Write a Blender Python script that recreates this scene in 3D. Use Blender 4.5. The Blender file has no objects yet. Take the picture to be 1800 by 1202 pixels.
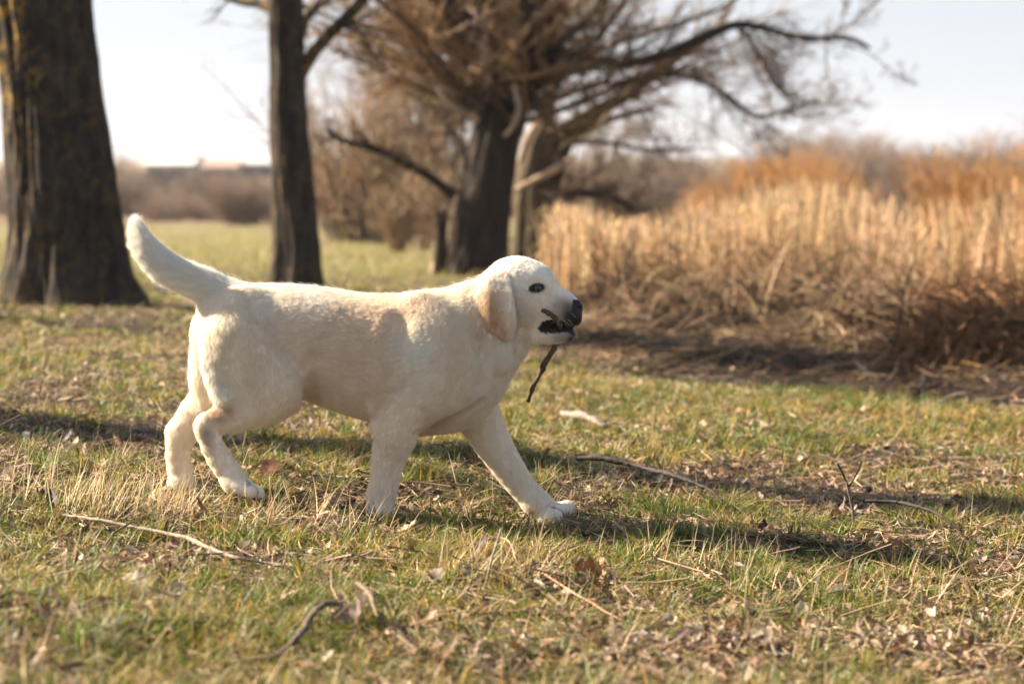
import bpy, math, random
import numpy as np
from mathutils import Vector
DD = 4.46                                   # distance of the puppy's middle plane
HAZE = 0.0004
ONLY = ''
sc = bpy.context.scene
COL = sc.collection
rng = np.random.default_rng(7)
random.seed(7)

# ------------------------------------------------------------------ camera
CAM_H = 0.60
FPX = 4250.0                      # focal length in photograph pixels (1800 wide)
HORIZON = 340.0
PITCH = math.atan((601.0 - HORIZON) / FPX)
cam_d = bpy.data.cameras.new('camera')
cam = bpy.data.objects.new('camera', cam_d)
COL.objects.link(cam)
cam_d.sensor_width = 36.0
cam_d.lens = 36.0 * FPX / 1800.0
cam_d.clip_start = 0.05
cam_d.clip_end = 3000.0
cam.location = (0, 0, CAM_H)
cam.rotation_euler = (math.pi / 2 - PITCH, 0, 0)
cam_d.dof.use_dof = True
cam_d.dof.focus_distance = 4.38
cam_d.dof.aperture_fstop = 4.4
cam_d.dof.aperture_blades = 9
sc.camera = cam

# ------------------------------------------------------------------ sky and sun
SUN_DIR = Vector((-0.955, 0.30, 0.0)).normalized()      # horizontal direction TO the sun
SUN_EL = math.radians(33)
world = bpy.data.worlds.new("World")
sc.world = world
world.use_nodes = True
wn = world.node_tree
for n in list(wn.nodes):
    wn.nodes.remove(n)
sky = wn.nodes.new('ShaderNodeTexSky')
sky.sky_type = 'NISHITA'
sky.sun_disc = False
sky.sun_elevation = SUN_EL
sky.sun_rotation = math.atan2(SUN_DIR.x, SUN_DIR.y)
sky.altitude = 50
sky.air_density = 1.0
sky.dust_density = 1.2
sky.ozone_density = 1.0
bg = wn.nodes.new('ShaderNodeBackground')
bg.inputs['Strength'].default_value = 0.051
wo = wn.nodes.new('ShaderNodeOutputWorld')
hz = wn.nodes.new('ShaderNodeMix'); hz.data_type = 'RGBA'      # thin high haze whitens the sky
hz.inputs[0].default_value = 0.65; hz.inputs[7].default_value = (3.0, 3.18, 3.7, 1)
tcw = wn.nodes.new('ShaderNodeTexCoord'); sxyz = wn.nodes.new('ShaderNodeSeparateXYZ')
wn.links.new(tcw.outputs['Generated'], sxyz.inputs[0])
hr = wn.nodes.new('ShaderNodeMapRange')              # haze is thickest at the horizon
hr.inputs['From Min'].default_value = 0.02; hr.inputs['From Max'].default_value = 0.55
hr.inputs['To Min'].default_value = 0.90; hr.inputs['To Max'].default_value = 0.12
wn.links.new(sxyz.outputs['Z'], hr.inputs['Value']); wn.links.new(hr.outputs[0], hz.inputs[0])
wn.links.new(sky.outputs[0], hz.inputs[6]); wn.links.new(hz.outputs[2], bg.inputs['Color'])
wn.links.new(bg.outputs[0], wo.inputs['Surface'])
sun_d = bpy.data.lights.new('sun', 'SUN')
sun_d.energy = 5.0
sun_d.angle = math.radians(0.6)
sun_d.color = (1.0, 0.88, 0.70)
sun = bpy.data.objects.new('sun', sun_d)
COL.objects.link(sun)
sv = Vector((SUN_DIR.x * math.cos(SUN_EL), SUN_DIR.y * math.cos(SUN_EL), math.sin(SUN_EL)))
sun.rotation_euler = sv.to_track_quat('Z', 'Y').to_euler()
sun.location = (-6, 6, 8)
sc.view_settings.view_transform = 'Standard'
sc.view_settings.look = 'None'
sc.view_settings.exposure = 2.12
sc.view_settings.gamma = 1.0
sc.cycles.use_denoising = True
sc.cycles.max_bounces = 10
sc.cycles.transparent_max_bounces = 8

# ------------------------------------------------------------------ helpers
_cp, _sp = math.cos(PITCH), math.sin(PITCH)
def P(px, py, y):
    """photograph pixel + distance along the ground -> world point"""
    dx = (px - 900.0) / FPX; dv = (601.0 - py) / FPX
    Y = _cp + dv * _sp; Z = -_sp + dv * _cp
    s = y / Y
    return np.array([dx * s, y, CAM_H + Z * s])
def G(px, py):
    """pixel -> point on level ground"""
    dx = (px - 900.0) / FPX; dv = (601.0 - py) / FPX
    Y = _cp + dv * _sp; Z = -_sp + dv * _cp
    s = -CAM_H / Z
    return np.array([dx * s, Y * s, 0.0])
def proj(p):
    y = p[..., 1]; z = p[..., 2] - CAM_H
    d = y * _cp - z * _sp
    v = y * _sp + z * _cp
    return 900.0 + FPX * p[..., 0] / d, 601.0 - FPX * v / d

def tag(o, label=None, cat=None, group=None, kind=None):
    if label: o['label'] = label
    if cat: o['category'] = cat
    if group: o['group'] = group
    if kind: o['kind'] = kind
    return o
def empty(name, loc=(0, 0, 0)):
    o = bpy.data.objects.new(name, None)
    o.empty_display_size = 0.05
    o.location = tuple(float(c) for c in loc)
    COL.objects.link(o)
    return o
def mesh_np(name, verts, faces, mat, parent=None, smooth=True, attrs=None, link=True):
    """faces: (n,3) or (n,4) int array, or a list of such"""
    if not isinstance(faces, list): faces = [faces]
    verts = np.asarray(verts, np.float32).reshape(-1, 3)
    me = bpy.data.meshes.new(name)
    me.vertices.add(len(verts))
    if parent is not None:
        verts = verts - np.array(parent['_w'] if '_w' in parent else parent.location, np.float32)
    me.vertices.foreach_set('co', verts.ravel())
    idx = np.concatenate([f.ravel() for f in faces]).astype(np.int32)
    tot = np.concatenate([np.full(len(f), f.shape[1]) for f in faces]).astype(np.int32)
    start = np.concatenate([[0], np.cumsum(tot)[:-1]]).astype(np.int32)
    me.loops.add(len(idx)); me.loops.foreach_set('vertex_index', idx)
    me.polygons.add(len(tot)); me.polygons.foreach_set('loop_start', start)
    me.polygons.foreach_set('loop_total', tot)
    me.polygons.foreach_set('use_smooth', np.full(len(tot), smooth, bool))
    me.update(calc_edges=True)
    for k, (typ, dom, arr) in (attrs or {}).items():
        a = me.attributes.new(k, typ, dom)
        key = 'color' if 'COLOR' in typ else 'value' if typ == 'FLOAT' else 'vector'
        a.data.foreach_set(key, np.asarray(arr, np.float32).ravel())
    if mat: me.materials.append(mat)
    o = bpy.data.objects.new(name, me)
    if link: COL.objects.link(o)
    if parent is not None: o.parent = parent
    return o

def _hash(ix, iy, iz, seed):
    h = (ix.astype(np.int64) * 374761393 + iy.astype(np.int64) * 668265263 + iz.astype(np.int64) * 2147483647 + seed * 1274126177) & 0xFFFFFFFF
    h = ((h ^ (h >> 13)) * 1274126177) & 0xFFFFFFFF
    h = ((h ^ (h >> 16)) * 2246822519) & 0xFFFFFFFF
    return ((h ^ (h >> 15)) & 0xFFFFFF) / float(0xFFFFFF)
def vnoise(x, y, z=None, seed=0):
    """value noise in -1..1"""
    x = np.asarray(x, float); y = np.asarray(y, float)
    z = np.zeros_like(x) if z is None else np.asarray(z, float)
    ix, iy, iz = np.floor(x), np.floor(y), np.floor(z)
    fx, fy, fz = x - ix, y - iy, z - iz
    fx = fx * fx * (3 - 2 * fx); fy = fy * fy * (3 - 2 * fy); fz = fz * fz * (3 - 2 * fz)
    r = 0
    for a in (0, 1):
        wx = fx if a else 1 - fx
        for b in (0, 1):
            wy = fy if b else 1 - fy
            for c in (0, 1):
                wz = fz if c else 1 - fz
                r = r + wx * wy * wz * _hash(ix + a, iy + b, iz + c, seed)
    return r * 2 - 1
def fbm(x, y, z=None, seed=0, oct=4, gain=0.5):
    z = np.zeros_like(np.asarray(x, float)) if z is None else z
    s = 0; a = 1; t = 0
    for o in range(oct):
        s = s + a * vnoise(x * 2 ** o + o * 17.3, y * 2 ** o - o * 9.1, z * 2 ** o + o * 3.7, seed + o)
        t += a; a *= gain
    return s / t
def sstep(a, b, x):
    t = np.clip((x - a) / (b - a), 0, 1)
    return t * t * (3 - 2 * t)
def norm(v):
    return v / np.maximum(np.linalg.norm(v, axis=-1, keepdims=True), 1e-9)

# node helpers
def new_mat(name):
    m = bpy.data.materials.new(name); m.use_nodes = True
    nt = m.node_tree
    for n in list(nt.nodes): nt.nodes.remove(n)
    out = nt.nodes.new('ShaderNodeOutputMaterial')
    return m, nt, out
def N(nt, typ, **kw):
    n = nt.nodes.new(typ)
    for k, v in kw.items():
        if k.startswith('i_'):
            key = k[2:].replace('_', ' ')
            n.inputs[key].default_value = v
        else: setattr(n, k, v)
    return n
def ramp(nt, fac, stops):
    r = nt.nodes.new('ShaderNodeValToRGB')
    els = r.color_ramp.elements
    while len(els) < len(stops): els.new(0.5)
    for e, (p, c) in zip(els, stops):
        e.position = p; e.color = tuple(c) + (1,) if len(c) == 3 else c
    nt.links.new(fac, r.inputs[0])
    return r.outputs[0]
def mixc(nt, fac, a, b, mode='MIX'):
    m = nt.nodes.new('ShaderNodeMix'); m.data_type = 'RGBA'; m.blend_type = mode
    for s, v in ((m.inputs[0], fac), (m.inputs[6], a), (m.inputs[7], b)):
        if isinstance(v, (int, float)): s.default_value = v
        elif isinstance(v, tuple): s.default_value = v + (1,) if len(v) == 3 else v
        else: nt.links.new(v, s)
    return m.outputs[2]
def noise(nt, scale, detail=4, rough=0.55, coord=None, mapscale=None, dist=0.0):
    tc = nt.nodes.new('ShaderNodeTexCoord')
    v = tc.outputs[coord or 'Object']
    if mapscale:
        mp = nt.nodes.new('ShaderNodeMapping'); mp.inputs['Scale'].default_value = mapscale
        nt.links.new(v, mp.inputs[0]); v = mp.outputs[0]
    n = nt.nodes.new('ShaderNodeTexNoise')
    n.inputs['Scale'].default_value = scale; n.inputs['Detail'].default_value = detail
    n.inputs['Roughness'].default_value = rough; n.inputs['Distortion'].default_value = dist
    nt.links.new(v, n.inputs['Vector'])
    return n.outputs['Fac']
# ------------------------------------------------------------------ terrain
def H(x, y):
    x = np.asarray(x, float); y = np.asarray(y, float)
    fade = 1 - sstep(13, 30, y)
    h = -0.06 * 2.2 * np.tanh(x / 2.2) * fade
    nf = sstep(1.2, 3.0, y)
    h = h + 0.020 * vnoise(x * 1.3 + 3.1, y * 1.3, seed=4) * nf + 0.010 * vnoise(x * 4.1, y * 4.1, seed=5) + 0.005 * vnoise(x * 13, y * 13, seed=6)
    h = h - 0.020 * np.exp(-((x + .04) / .30) ** 2 - ((y - 4.42) / .28) ** 2)
    h = h - 0.11 * np.exp(-((x - 1.3) / 1.1) ** 2 - ((y - 9.15 + .25 * (x - 1)) / .65) ** 2)      # hollow at the foot of the bank
    # the bank on the right and the low reed bed behind it
    rt = sstep(0.1, 1.2, x - 0.02 * y)
    h = h + rt * (0.05 * sstep(9.6, 10.8, y + 1.6 * sstep(.8, 2.0, x)) - 0.75 * sstep(11.5, 16, y) * (1 - sstep(34, 60, y)))
    # land rising towards the far houses
    h = h + 2.6 * sstep(50, 220, y) + 0.5 * sstep(60, 120, y) * vnoise(x * 0.02, y * 0.03, seed=8) + 7.0 * sstep(230, 700, y)
    return h
def hit(px, py):
    """ground point seen at a photograph pixel"""
    p = P(px, py, 2.0); lo_y = 2.0
    ys = np.geomspace(2.0, 300, 1500)
    q = np.array([0, 0, CAM_H]) + (P(px, py, 1.0) - np.array([0, 0, CAM_H])) * ys[:, None]
    d = q[:, 2] - H(q[:, 0], q[:, 1])
    i = np.argmax(d < 0)
    if d[i] >= 0: return q[-1]
    t = d[i - 1] / (d[i - 1] - d[i])
    r = q[i - 1] * (1 - t) + q[i] * t
    return r
def grassy(x, y):
    """0 bare litter .. 1 dense green"""
    g = 0.50 + 0.80 * fbm(x * 2.2 + 5, y * 1.5, seed=40, oct=3) + 0.55 * vnoise(x * 6.5, y * 5.5, seed=44)
    g = g + 0.25 * sstep(12, 20, y) + .12 * sstep(3.4, 2.8, y)
    g = g - 0.95 * sstep(0.0, 0.25, x) * sstep(8.7, 9.1, y + .75 * sstep(.2, .9, x) + 1.0 * sstep(1.0, 1.7, x) + .15 * vnoise(x * 4, y * 4, seed=77))
    for cx, cy, r in ((-1.9, 10.7, .9), (-1.2, 13, .8), (-0.2, 16, 1.6)):
        g = g - 0.45 * np.exp(-((x - cx) ** 2 + (y - cy) ** 2) / (2 * r * r))
    return np.clip(g, 0, 1)

if ONLY != 'dog':
    ny, nx = 620, 420
    yy = np.concatenate([np.linspace(-3, 1.2, 20), np.geomspace(1.25, 1500, ny - 20)])
    uu = np.linspace(-1, 1, nx); uu = np.sign(uu) * np.abs(uu) ** 1.3
    Y, U = np.meshgrid(yy, uu, indexing='ij')
    X = U * (1.2 + 1.1 * np.maximum(Y, 0))
    Z = H(X, Y)
    V = np.stack([X, Y, Z], -1).reshape(-1, 3)
    ii = np.arange((ny - 1) * (nx - 1)); r_, c_ = ii // (nx - 1), ii % (nx - 1)
    a0 = r_ * nx + c_
    Q = np.stack([a0, a0 + 1, a0 + nx + 1, a0 + nx], 1)
    gm, nt, out = new_mat('soil_and_turf')
    at = N(nt, 'ShaderNodeAttribute', attribute_name='grassy')
    n1 = noise(nt, 9, 6, .65); n2 = noise(nt, 60, 5, .7); n3 = noise(nt, 1.1, 3, .5)
    soil = ramp(nt, n2, [(.25, (.012, .008, .005)), (.5, (.035, .024, .016)), (.75, (.10, .07, .045))])
    turf = ramp(nt, n2, [(.25, (.012, .014, .004)), (.5, (.05, .05, .014)), (.78, (.13, .11, .04))])
    am = N(nt, 'ShaderNodeMath', operation='ADD'); nt.links.new(at.outputs['Fac'], am.inputs[0]); nt.links.new(n1, am.inputs[1])
    f = N(nt, 'ShaderNodeMapRange'); f.inputs['From Min'].default_value = .75; f.inputs['From Max'].default_value = 1.15
    nt.links.new(am.outputs[0], f.inputs['Value'])
    c1 = mixc(nt, f.outputs[0], soil, turf)
    fa = N(nt, 'ShaderNodeAttribute', attribute_name='far')
    farc = ramp(nt, n1, [(.3, (.12, .115, .035)), (.55, (.20, .175, .062)), (.75, (.28, .215, .11))])
    farb = ramp(nt, noise(nt, .25, 5, .6), [(.35, (.09, .06, .035)), (.6, (.20, .14, .08))])
    sp = N(nt, 'ShaderNodeSeparateColor'); nt.links.new(fa.outputs['Color'], sp.inputs[0])
    c2 = mixc(nt, sp.outputs[0], c1, mixc(nt, ramp(nt, noise(nt, .9, 5, .6, dist=.5), [(.42, (0, 0, 0)), (.62, (1, 1, 1))]), farc, (.17, .125, .07))); c3 = mixc(nt, sp.outputs[1], c2, farb)
    b = N(nt, 'ShaderNodeBsdfPrincipled'); b.inputs['Roughness'].default_value = .95; b.inputs['Specular IOR Level'].default_value = .15
    nt.links.new(c3, b.inputs['Base Color'])
    bp = N(nt, 'ShaderNodeBump'); bp.inputs['Strength'].default_value = .8; bp.inputs['Distance'].default_value = .02
    nt.links.new(n2, bp.inputs['Height']); nt.links.new(bp.outputs[0], b.inputs['Normal']); nt.links.new(b.outputs[0], out.inputs[0])
    fx, fy = V[:, 0], V[:, 1]
    fr = np.stack([sstep(12, 20, fy), np.maximum(sstep(40, 50, fy + 3 * vnoise(fx * .2, fy * .1, seed=3)), sstep(.3, 1.2, fx - .02 * fy) * sstep(9.6, 11, fy)), fy * 0, fy * 0 + 1], 1)
    ter = mesh_np('ground', V, Q, gm, None, True, {'grassy': ('FLOAT', 'POINT', grassy(fx, fy)), 'far': ('FLOAT_COLOR', 'POINT', fr)})
    tag(ter, kind='structure')

# ------------------------------------------------------------------ ribbons (blades, straws, leaves)
def ribbons(base, az, el0, bend, length, width, col, segs=3, roll=None, taper=1.0, side_bend=None, mid=None):
    n = len(base); t = np.linspace(0, 1, segs + 1)
    pos = base.copy(); Ps = [pos.copy()]
    az = az.copy()
    sb = np.zeros(n) if side_bend is None else side_bend
    dirs = []
    for k in range(segs):
        e = el0 - bend * (k + .5) / segs
        d = np.stack([np.cos(az) * np.cos(e), np.sin(az) * np.cos(e), np.sin(e)], 1)
        dirs.append(d)
        pos = pos + d * (length / segs)[:, None]; Ps.append(pos.copy())
        az = az + sb / segs
    dirs.append(dirs[-1])
    roll = np.zeros(n) if roll is None else roll
    V = np.zeros((n, segs + 1, 2, 3))
    for k in range(segs + 1):
        d = dirs[k]
        s = norm(np.stack([-d[:, 1], d[:, 0], np.zeros(n)], 1) + 1e-6)
        u = np.cross(s, d)
        w = s * np.cos(roll)[:, None] + u * np.sin(roll)[:, None]
        if mid is None: prof = (1 - t[k] ** 2 * taper) * (0.75 + 0.25 * min(1, t[k] * 6))
        else: prof = mid[k]
        w = w * (width * max(prof, 0.04) * .5)[:, None]
        V[:, k, 0] = Ps[k] - w; V[:, k, 1] = Ps[k] + w
    V = V.reshape(n, -1, 3)
    m = (segs + 1) * 2
    f = np.array([(2 * k, 2 * k + 1, 2 * k + 3, 2 * k + 2) for k in range(segs)])
    Q = (np.arange(n)[:, None, None] * m + f[None]).reshape(-1, 4)
    C = np.repeat(np.concatenate([col, np.ones((n, 1))], 1)[:, None], m, 1).reshape(-1, 4)
    return V.reshape(-1, 3), Q, C
def tubes(paths, radii, sides=4, cols=None):
    """paths (n,k,3), radii (n,k)"""
    n, k, _ = paths.shape
    d = np.gradient(paths, axis=1); d = norm(d)
    tot = np.abs(norm(paths[:, -1] - paths[:, 0])); ax = np.argmin(tot + np.abs(d).mean(1), axis=1)
    ref = np.eye(3)[ax][:, None] + 0 * d
    s = norm(np.cross(d, ref)); u = np.cross(s, d)
    th = np.linspace(0, 2 * math.pi, sides, endpoint=False)
    V = paths[:, :, None] + radii[:, :, None, None] * (s[:, :, None] * np.cos(th)[:, None] + u[:, :, None] * np.sin(th)[:, None])
    f = np.array([(i * sides + j, i * sides + (j + 1) % sides, (i + 1) * sides + (j + 1) % sides, (i + 1) * sides + j) for i in range(k - 1) for j in range(sides)])
    Q = (np.arange(n)[:, None, None] * (k * sides) + f[None]).reshape(-1, 4)
    C = None if cols is None else np.repeat(np.concatenate([cols, np.ones((n, 1))], 1), k * sides, 0)
    return V.reshape(-1, 3), Q, C
def join(parts):
    o = 0; Vs, Qs, Cs = [], [], []
    for V, Q, C in parts:
        Vs.append(V); Qs.append(Q + o); Cs.append(C); o += len(V)
    return np.concatenate(Vs), np.concatenate(Qs), np.concatenate(Cs)
def attr_mat(name, rough=.6, trans=.35, spec=.3, bumpscale=None, bump=.5, bdist=.004, var=0.0):
    m, nt, out = new_mat(name)
    at = N(nt, 'ShaderNodeAttribute', attribute_name='tint')
    c = at.outputs['Color']
    if var:
        nz = noise(nt, var, 4, .6)
        c = mixc(nt, 1.0, c, ramp(nt, nz, [(.3, (.55, .55, .55)), (.7, (1.3, 1.3, 1.3))]), 'MULTIPLY')
    b = N(nt, 'ShaderNodeBsdfPrincipled'); b.inputs['Roughness'].default_value = rough; b.inputs['Specular IOR Level'].default_value = spec
    nt.links.new(c, b.inputs['Base Color'])
    if bumpscale:
        nz = noise(nt, bumpscale, 4, .65); bp = N(nt, 'ShaderNodeBump'); bp.inputs['Strength'].default_value = bump; bp.inputs['Distance'].default_value = bdist
        nt.links.new(nz, bp.inputs['Height']); nt.links.new(bp.outputs[0], b.inputs['Normal'])
    if trans:
        tr = N(nt, 'ShaderNodeBsdfTranslucent'); nt.links.new(c, tr.inputs['Color'])
        mx = N(nt, 'ShaderNodeMixShader'); mx.inputs[0].default_value = trans
        nt.links.new(b.outputs[0], mx.inputs[1]); nt.links.new(tr.outputs[0], mx.inputs[2]); nt.links.new(mx.outputs[0], out.inputs[0])
    else: nt.links.new(b.outputs[0], out.inputs[0])
    return m
def tmesh(name, parts, mat, parent=None, smooth=True):
    V, Q, C = join(parts) if isinstance(parts, list) else parts
    return mesh_np(name, V, Q, mat, parent, smooth, {'tint': ('FLOAT_COLOR', 'POINT', C)})
def mixcols(n, table, p, jit=.18):
    table = np.array(table); i = rng.choice(len(table), n, p=np.array(p) / sum(p))
    return np.clip(table[i] * (1 + jit * rng.normal(size=(n, 1))) * (1 + .06 * rng.normal(size=(n, 3))), .004, .95)
def field_points(n, y0, y1, power=1.0, widen=1.45, pad=.3):
    u = rng.random(n)
    if abs(power - 1) < 1e-6: y = y0 * (y1 / y0) ** u
    else: e = 1 - power; y = (y0 ** e + u * (y1 ** e - y0 ** e)) ** (1 / e)
    x = (rng.random(n) * 2 - 1) * (.2118 * widen * y + pad)
    return x, y
# ------------------------------------------------------------------ grass, straw, leaf litter
if ONLY not in ('dog', 'trees'):
    PAWS = [P(676, 915, DD - .06), P(326, 862, DD + .062), P(432, 862, DD - .067), P(965, 905, DD + .06)]
    def clear_paws(x, y, r=.024):
        ok = np.ones(len(x), bool)
        for p in PAWS: ok &= (x - p[0]) ** 2 + (y - p[1]) ** 2 > r * r
        return ok
    GREEN = [(0.106, 0.130, 0.018), (0.178, 0.171, 0.023), (0.302, 0.216, 0.037), (0.470, 0.280, 0.068), (0.064, 0.096, 0.015)]
    def gcol(x, y):
        n = len(x); a = mixcols(n, GREEN, [5, 2.5, .8, .4, 4]) * np.array((.88, 1.0, .9)); b = mixcols(n, GREEN, [1, 3, 4, 4, .5])
        k = sstep(-.35, .35, fbm(x * 2.3, y * 2.3, seed=90, oct=3) + .25 * rng.normal(size=n))[:, None] > rng.random((n, 1))
        return np.where(k, a, b)
    parts = []
    # turf: scattered + tufts
    x, y = field_points(400000, 2.35, 14.5, 1.15)
    g = grassy(x, y); ok = (rng.random(len(x)) < g ** 1.4 * .95 + .05) & clear_paws(x, y)
    x, y, g = x[ok], y[ok], g[ok]; n = len(x); print('blades', n)
    sc_ = (y / 4.5) ** .35
    ln = (.013 + .022 * rng.random(n) ** 1.7 + .015 * g * rng.random(n)) * (1 + .3 * vnoise(x * 3, y * 3, seed=9)) * sc_
    parts.append(ribbons(np.stack([x, y, H(x, y) - .003], 1), rng.random(n) * 6.283, .75 + .75 * rng.random(n), .3 + 1.3 * rng.random(n), ln,
                         (.0017 + .0016 * rng.random(n)) * (y / 4.5) ** .6, gcol(x, y), 3, rng.normal(size=n) * .5))
    # tufts: clumps leaning outwards
    nt_ = 8200
    tx, ty = field_points(nt_, 2.35, 13, 1.45)
    tg = grassy(tx, ty); ok = rng.random(nt_) < tg + .12; tx, ty, tg = tx[ok], ty[ok], tg[ok]
    m = rng.integers(18, 60, len(tx)); idx = np.repeat(np.arange(len(tx)), m); n = len(idx)
    R = (.012 + .03 * rng.random(len(tx)))[idx] * rng.random(n) ** .5; a = rng.random(n) * 6.283
    x = tx[idx] + R * np.cos(a); y = ty[idx] + R * np.sin(a)
    hgt = (.024 + .042 * rng.random(len(tx)) ** 1.8)[idx]
    kind = rng.random(len(tx)); c = np.where((rng.random(len(tx)) < .55)[idx][:, None], mixcols(n, [(.085, .125, .014), (.12, .155, .018), (.055, .09, .012)], [3, 3, 2]), mixcols(n, GREEN, [4, 4, 3, 1, 3]))
    cs2 = mixcols(n, [(.34, .24, .11), (.26, .18, .075), (.19, .15, .045)], [3, 3, 3]); c = np.where((kind[idx] < .16)[:, None] | (rng.random(n) < .08)[:, None], cs2, c)
    ok = clear_paws(x, y)
    B = np.stack([x, y, H(x, y) - .003], 1)
    parts.append(tuple(ribbons(B[ok], (a + rng.normal(size=n) * .5)[ok], (1.45 - R / .042 * .7 + .12 * rng.normal(size=n))[ok], (.35 + 1.1 * rng.random(n))[ok], (hgt * (.6 + .6 * rng.random(n)))[ok],
                         (.0016 + .0014 * rng.random(n))[ok] * (y[ok] / 4.5) ** .5, c[ok], 4, (rng.normal(size=n) * .4)[ok])))
    # distant turf, coarser
    x, y = field_points(90000, 12, 48, 1.6, 1.3)
    g = grassy(x, y); ok = (rng.random(len(x)) < g) & ~((x - .02 * y > .5) & (y > 9)); x, y = x[ok], y[ok]; n = len(x)
    parts.append(ribbons(np.stack([x, y, H(x, y) - .01], 1), rng.random(n) * 6.283, .7 + .7 * rng.random(n), rng.random(n), .04 + .06 * rng.random(n), .004 + .008 * rng.random(n),
                         mixcols(n, [(.18, .165, .04), (.24, .21, .06), (.30, .23, .10)], [3, 4, 2]), 2))
    turf_mat = attr_mat('grass_blades', .5, .45, .35)
    tag(tmesh('grass', parts, turf_mat), 'short green and yellowing grass covering the meadow', 'grass', kind='stuff')
    # dead straw lying in the turf and standing up
    parts = []
    STRAW = [(0.494, 0.351, 0.182), (0.364, 0.247, 0.117), (0.572, 0.442, 0.260), (0.208, 0.130, 0.065), (0.325, 0.260, 0.117)]
    x, y = field_points(95000, 2.35, 14, 1.2); n = len(x)
    ok = clear_paws(x, y, .022); x, y = x[ok], y[ok]; n = len(x)
    parts.append(ribbons(np.stack([x, y, H(x, y) + .001 + .014 * rng.random(n)], 1), rng.random(n) * 6.283, .28 * rng.normal(size=n) * .7 + .12, .25 * rng.normal(size=n), (.02 + .05 * rng.random(n) ** 1.5) * (y / 4.5) ** .3,
                         (.0010 + .0014 * rng.random(n)) * (y / 4.5) ** .6, mixcols(n, STRAW, [4, 4, 2, 3, 3]), 3, rng.normal(size=n) * .6, side_bend=rng.normal(size=n) * .5))
    x, y = field_points(4200, 2.35, 12, 1.2); n = len(x); ok = clear_paws(x, y); x, y = x[ok], y[ok]; n = len(x)
    parts.append(ribbons(np.stack([x, y, H(x, y)], 1), rng.random(n) * 6.283, .5 + .9 * rng.random(n), .6 * rng.normal(size=n), .05 + .07 * rng.random(n) ** 2, .0010 + .0010 * rng.random(n),
                         mixcols(n, STRAW, [4, 3, 3, 2, 2]), 4, rng.normal(size=n) * .5, side_bend=rng.normal(size=n) * .5))
    # the taller pale clump by the hind legs and a few others
    for (px, py, cnt, rad, hh) in ((215, 905, 230, .10, .09), (100, 880, 90, .10, .11), (300, 890, 60, .05, .07), (560, 930, 60, .10, .09), (870, 1010, 50, .07, .09), (940, 900, 30, .05, .07), (1230, 1000, 60, .12, .08), (60, 660, 40, .15, .11), (1480, 1060, 70, .14, .08)):
        q = hit(px, py); r_ = rad * rng.random(cnt) ** .5; a = rng.random(cnt) * 6.283
        x = q[0] + r_ * np.cos(a) * 1.3; y = q[1] + r_ * np.sin(a)
        parts.append(ribbons(np.stack([x, y, H(x, y)], 1), .5 + .9 * rng.normal(size=cnt), 1.1 + .35 * rng.normal(size=cnt), .5 * rng.random(cnt), hh * (.5 + .7 * rng.random(cnt)), .0012 + .001 * rng.random(cnt),
                             mixcols(cnt, STRAW, [4, 1, 4, 0.5, 1]), 4, rng.normal(size=cnt) * .4, side_bend=rng.normal(size=cnt) * .3))
    tag(tmesh('dry_grass', parts, attr_mat('dry_straw', .6, .3, .3)), 'pale dead straw lying and standing among the green grass', 'dry grass', kind='stuff')
    # fallen leaves: curled blades with a pointed tip
    x, y = field_points(60000, 2.35, 13, 1.15)
    g = grassy(x, y); ok = (rng.random(len(x)) < 1.10 - 1.05 * g) & clear_paws(x, y, .055); x, y = x[ok], y[ok]; n = len(x); print('leaves', n)
    LEAF = [(0.260, 0.169, 0.111), (0.390, 0.280, 0.195), (0.156, 0.088, 0.049), (0.221, 0.130, 0.072), (0.520, 0.403, 0.299), (0.078, 0.048, 0.029)]
    kk = rng.random(n) < .45
    ln = np.where(kk, .022 + .032 * rng.random(n), .010 + .024 * rng.random(n)) * np.where(rng.random(n) < .5, .65, 1.0); wd = np.where(kk, ln * .24, ln * (.5 + .3 * rng.random(n)))
    V, Q, C = ribbons(np.stack([x, y, H(x, y) + .002 + .008 * rng.random(n)], 1), rng.random(n) * 6.283, .15 * rng.normal(size=n), .9 * rng.normal(size=n), ln, wd, mixcols(n, LEAF, [4, 4, 3, 3, 2, 2]), 6, rng.normal(size=n) * .5,
                      side_bend=rng.normal(size=n) * .5, mid=[.06, .62, .92, 1.0, .88, .55, .05])
    # cup the leaves: lift the rims
    Vn = V.reshape(n, 7, 2, 3); cen = Vn.mean(2); half = (Vn[:, :, 1] - Vn[:, :, 0]) * .5
    nrm = norm(np.cross(np.gradient(cen, axis=1), half)); nrm *= np.sign(nrm[..., 2:3] + 1e-6)
    cup = (.15 + .75 * rng.random(n))[:, None, None] * np.linalg.norm(half, axis=-1, keepdims=True)
    ruf = 1 + .5 * rng.normal(size=(n, 7, 1))
    G3 = np.stack([cen - half * .9 + nrm * cup * ruf, cen, cen + half * .9 + nrm * cup * (2 - ruf)], 2)
    f = np.array([(3 * k + j, 3 * k + j + 1, 3 * k + j + 4, 3 * k + j + 3) for k in range(6) for j in range(2)])
    Q = (np.arange(n)[:, None, None] * 21 + f[None]).reshape(-1, 4)
    C = np.repeat(C.reshape(n, 14, 4)[:, :1], 21, 1).reshape(-1, 4)
    leafm = attr_mat('dead_leaves', .7, .2, .25, bumpscale=300, bdist=.001, var=90)
    tag(tmesh('leaf_litter', (G3.reshape(-1, 3), Q, C), leafm), 'scattered curled brown dead leaves in the turf', 'leaf litter', kind='stuff')
    # thin twigs
    n = 2600; x, y = field_points(n, 2.35, 12, 1.2)
    a = rng.random(n) * 6.283; L = .04 + .16 * rng.random(n) ** 2; k = 6; t = np.linspace(-.5, .5, k)
    wob = np.cumsum(rng.normal(size=(n, k)) * .10, 1) * L[:, None]
    px_ = x[:, None] + np.cos(a)[:, None] * t * L[:, None] - np.sin(a)[:, None] * wob
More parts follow.
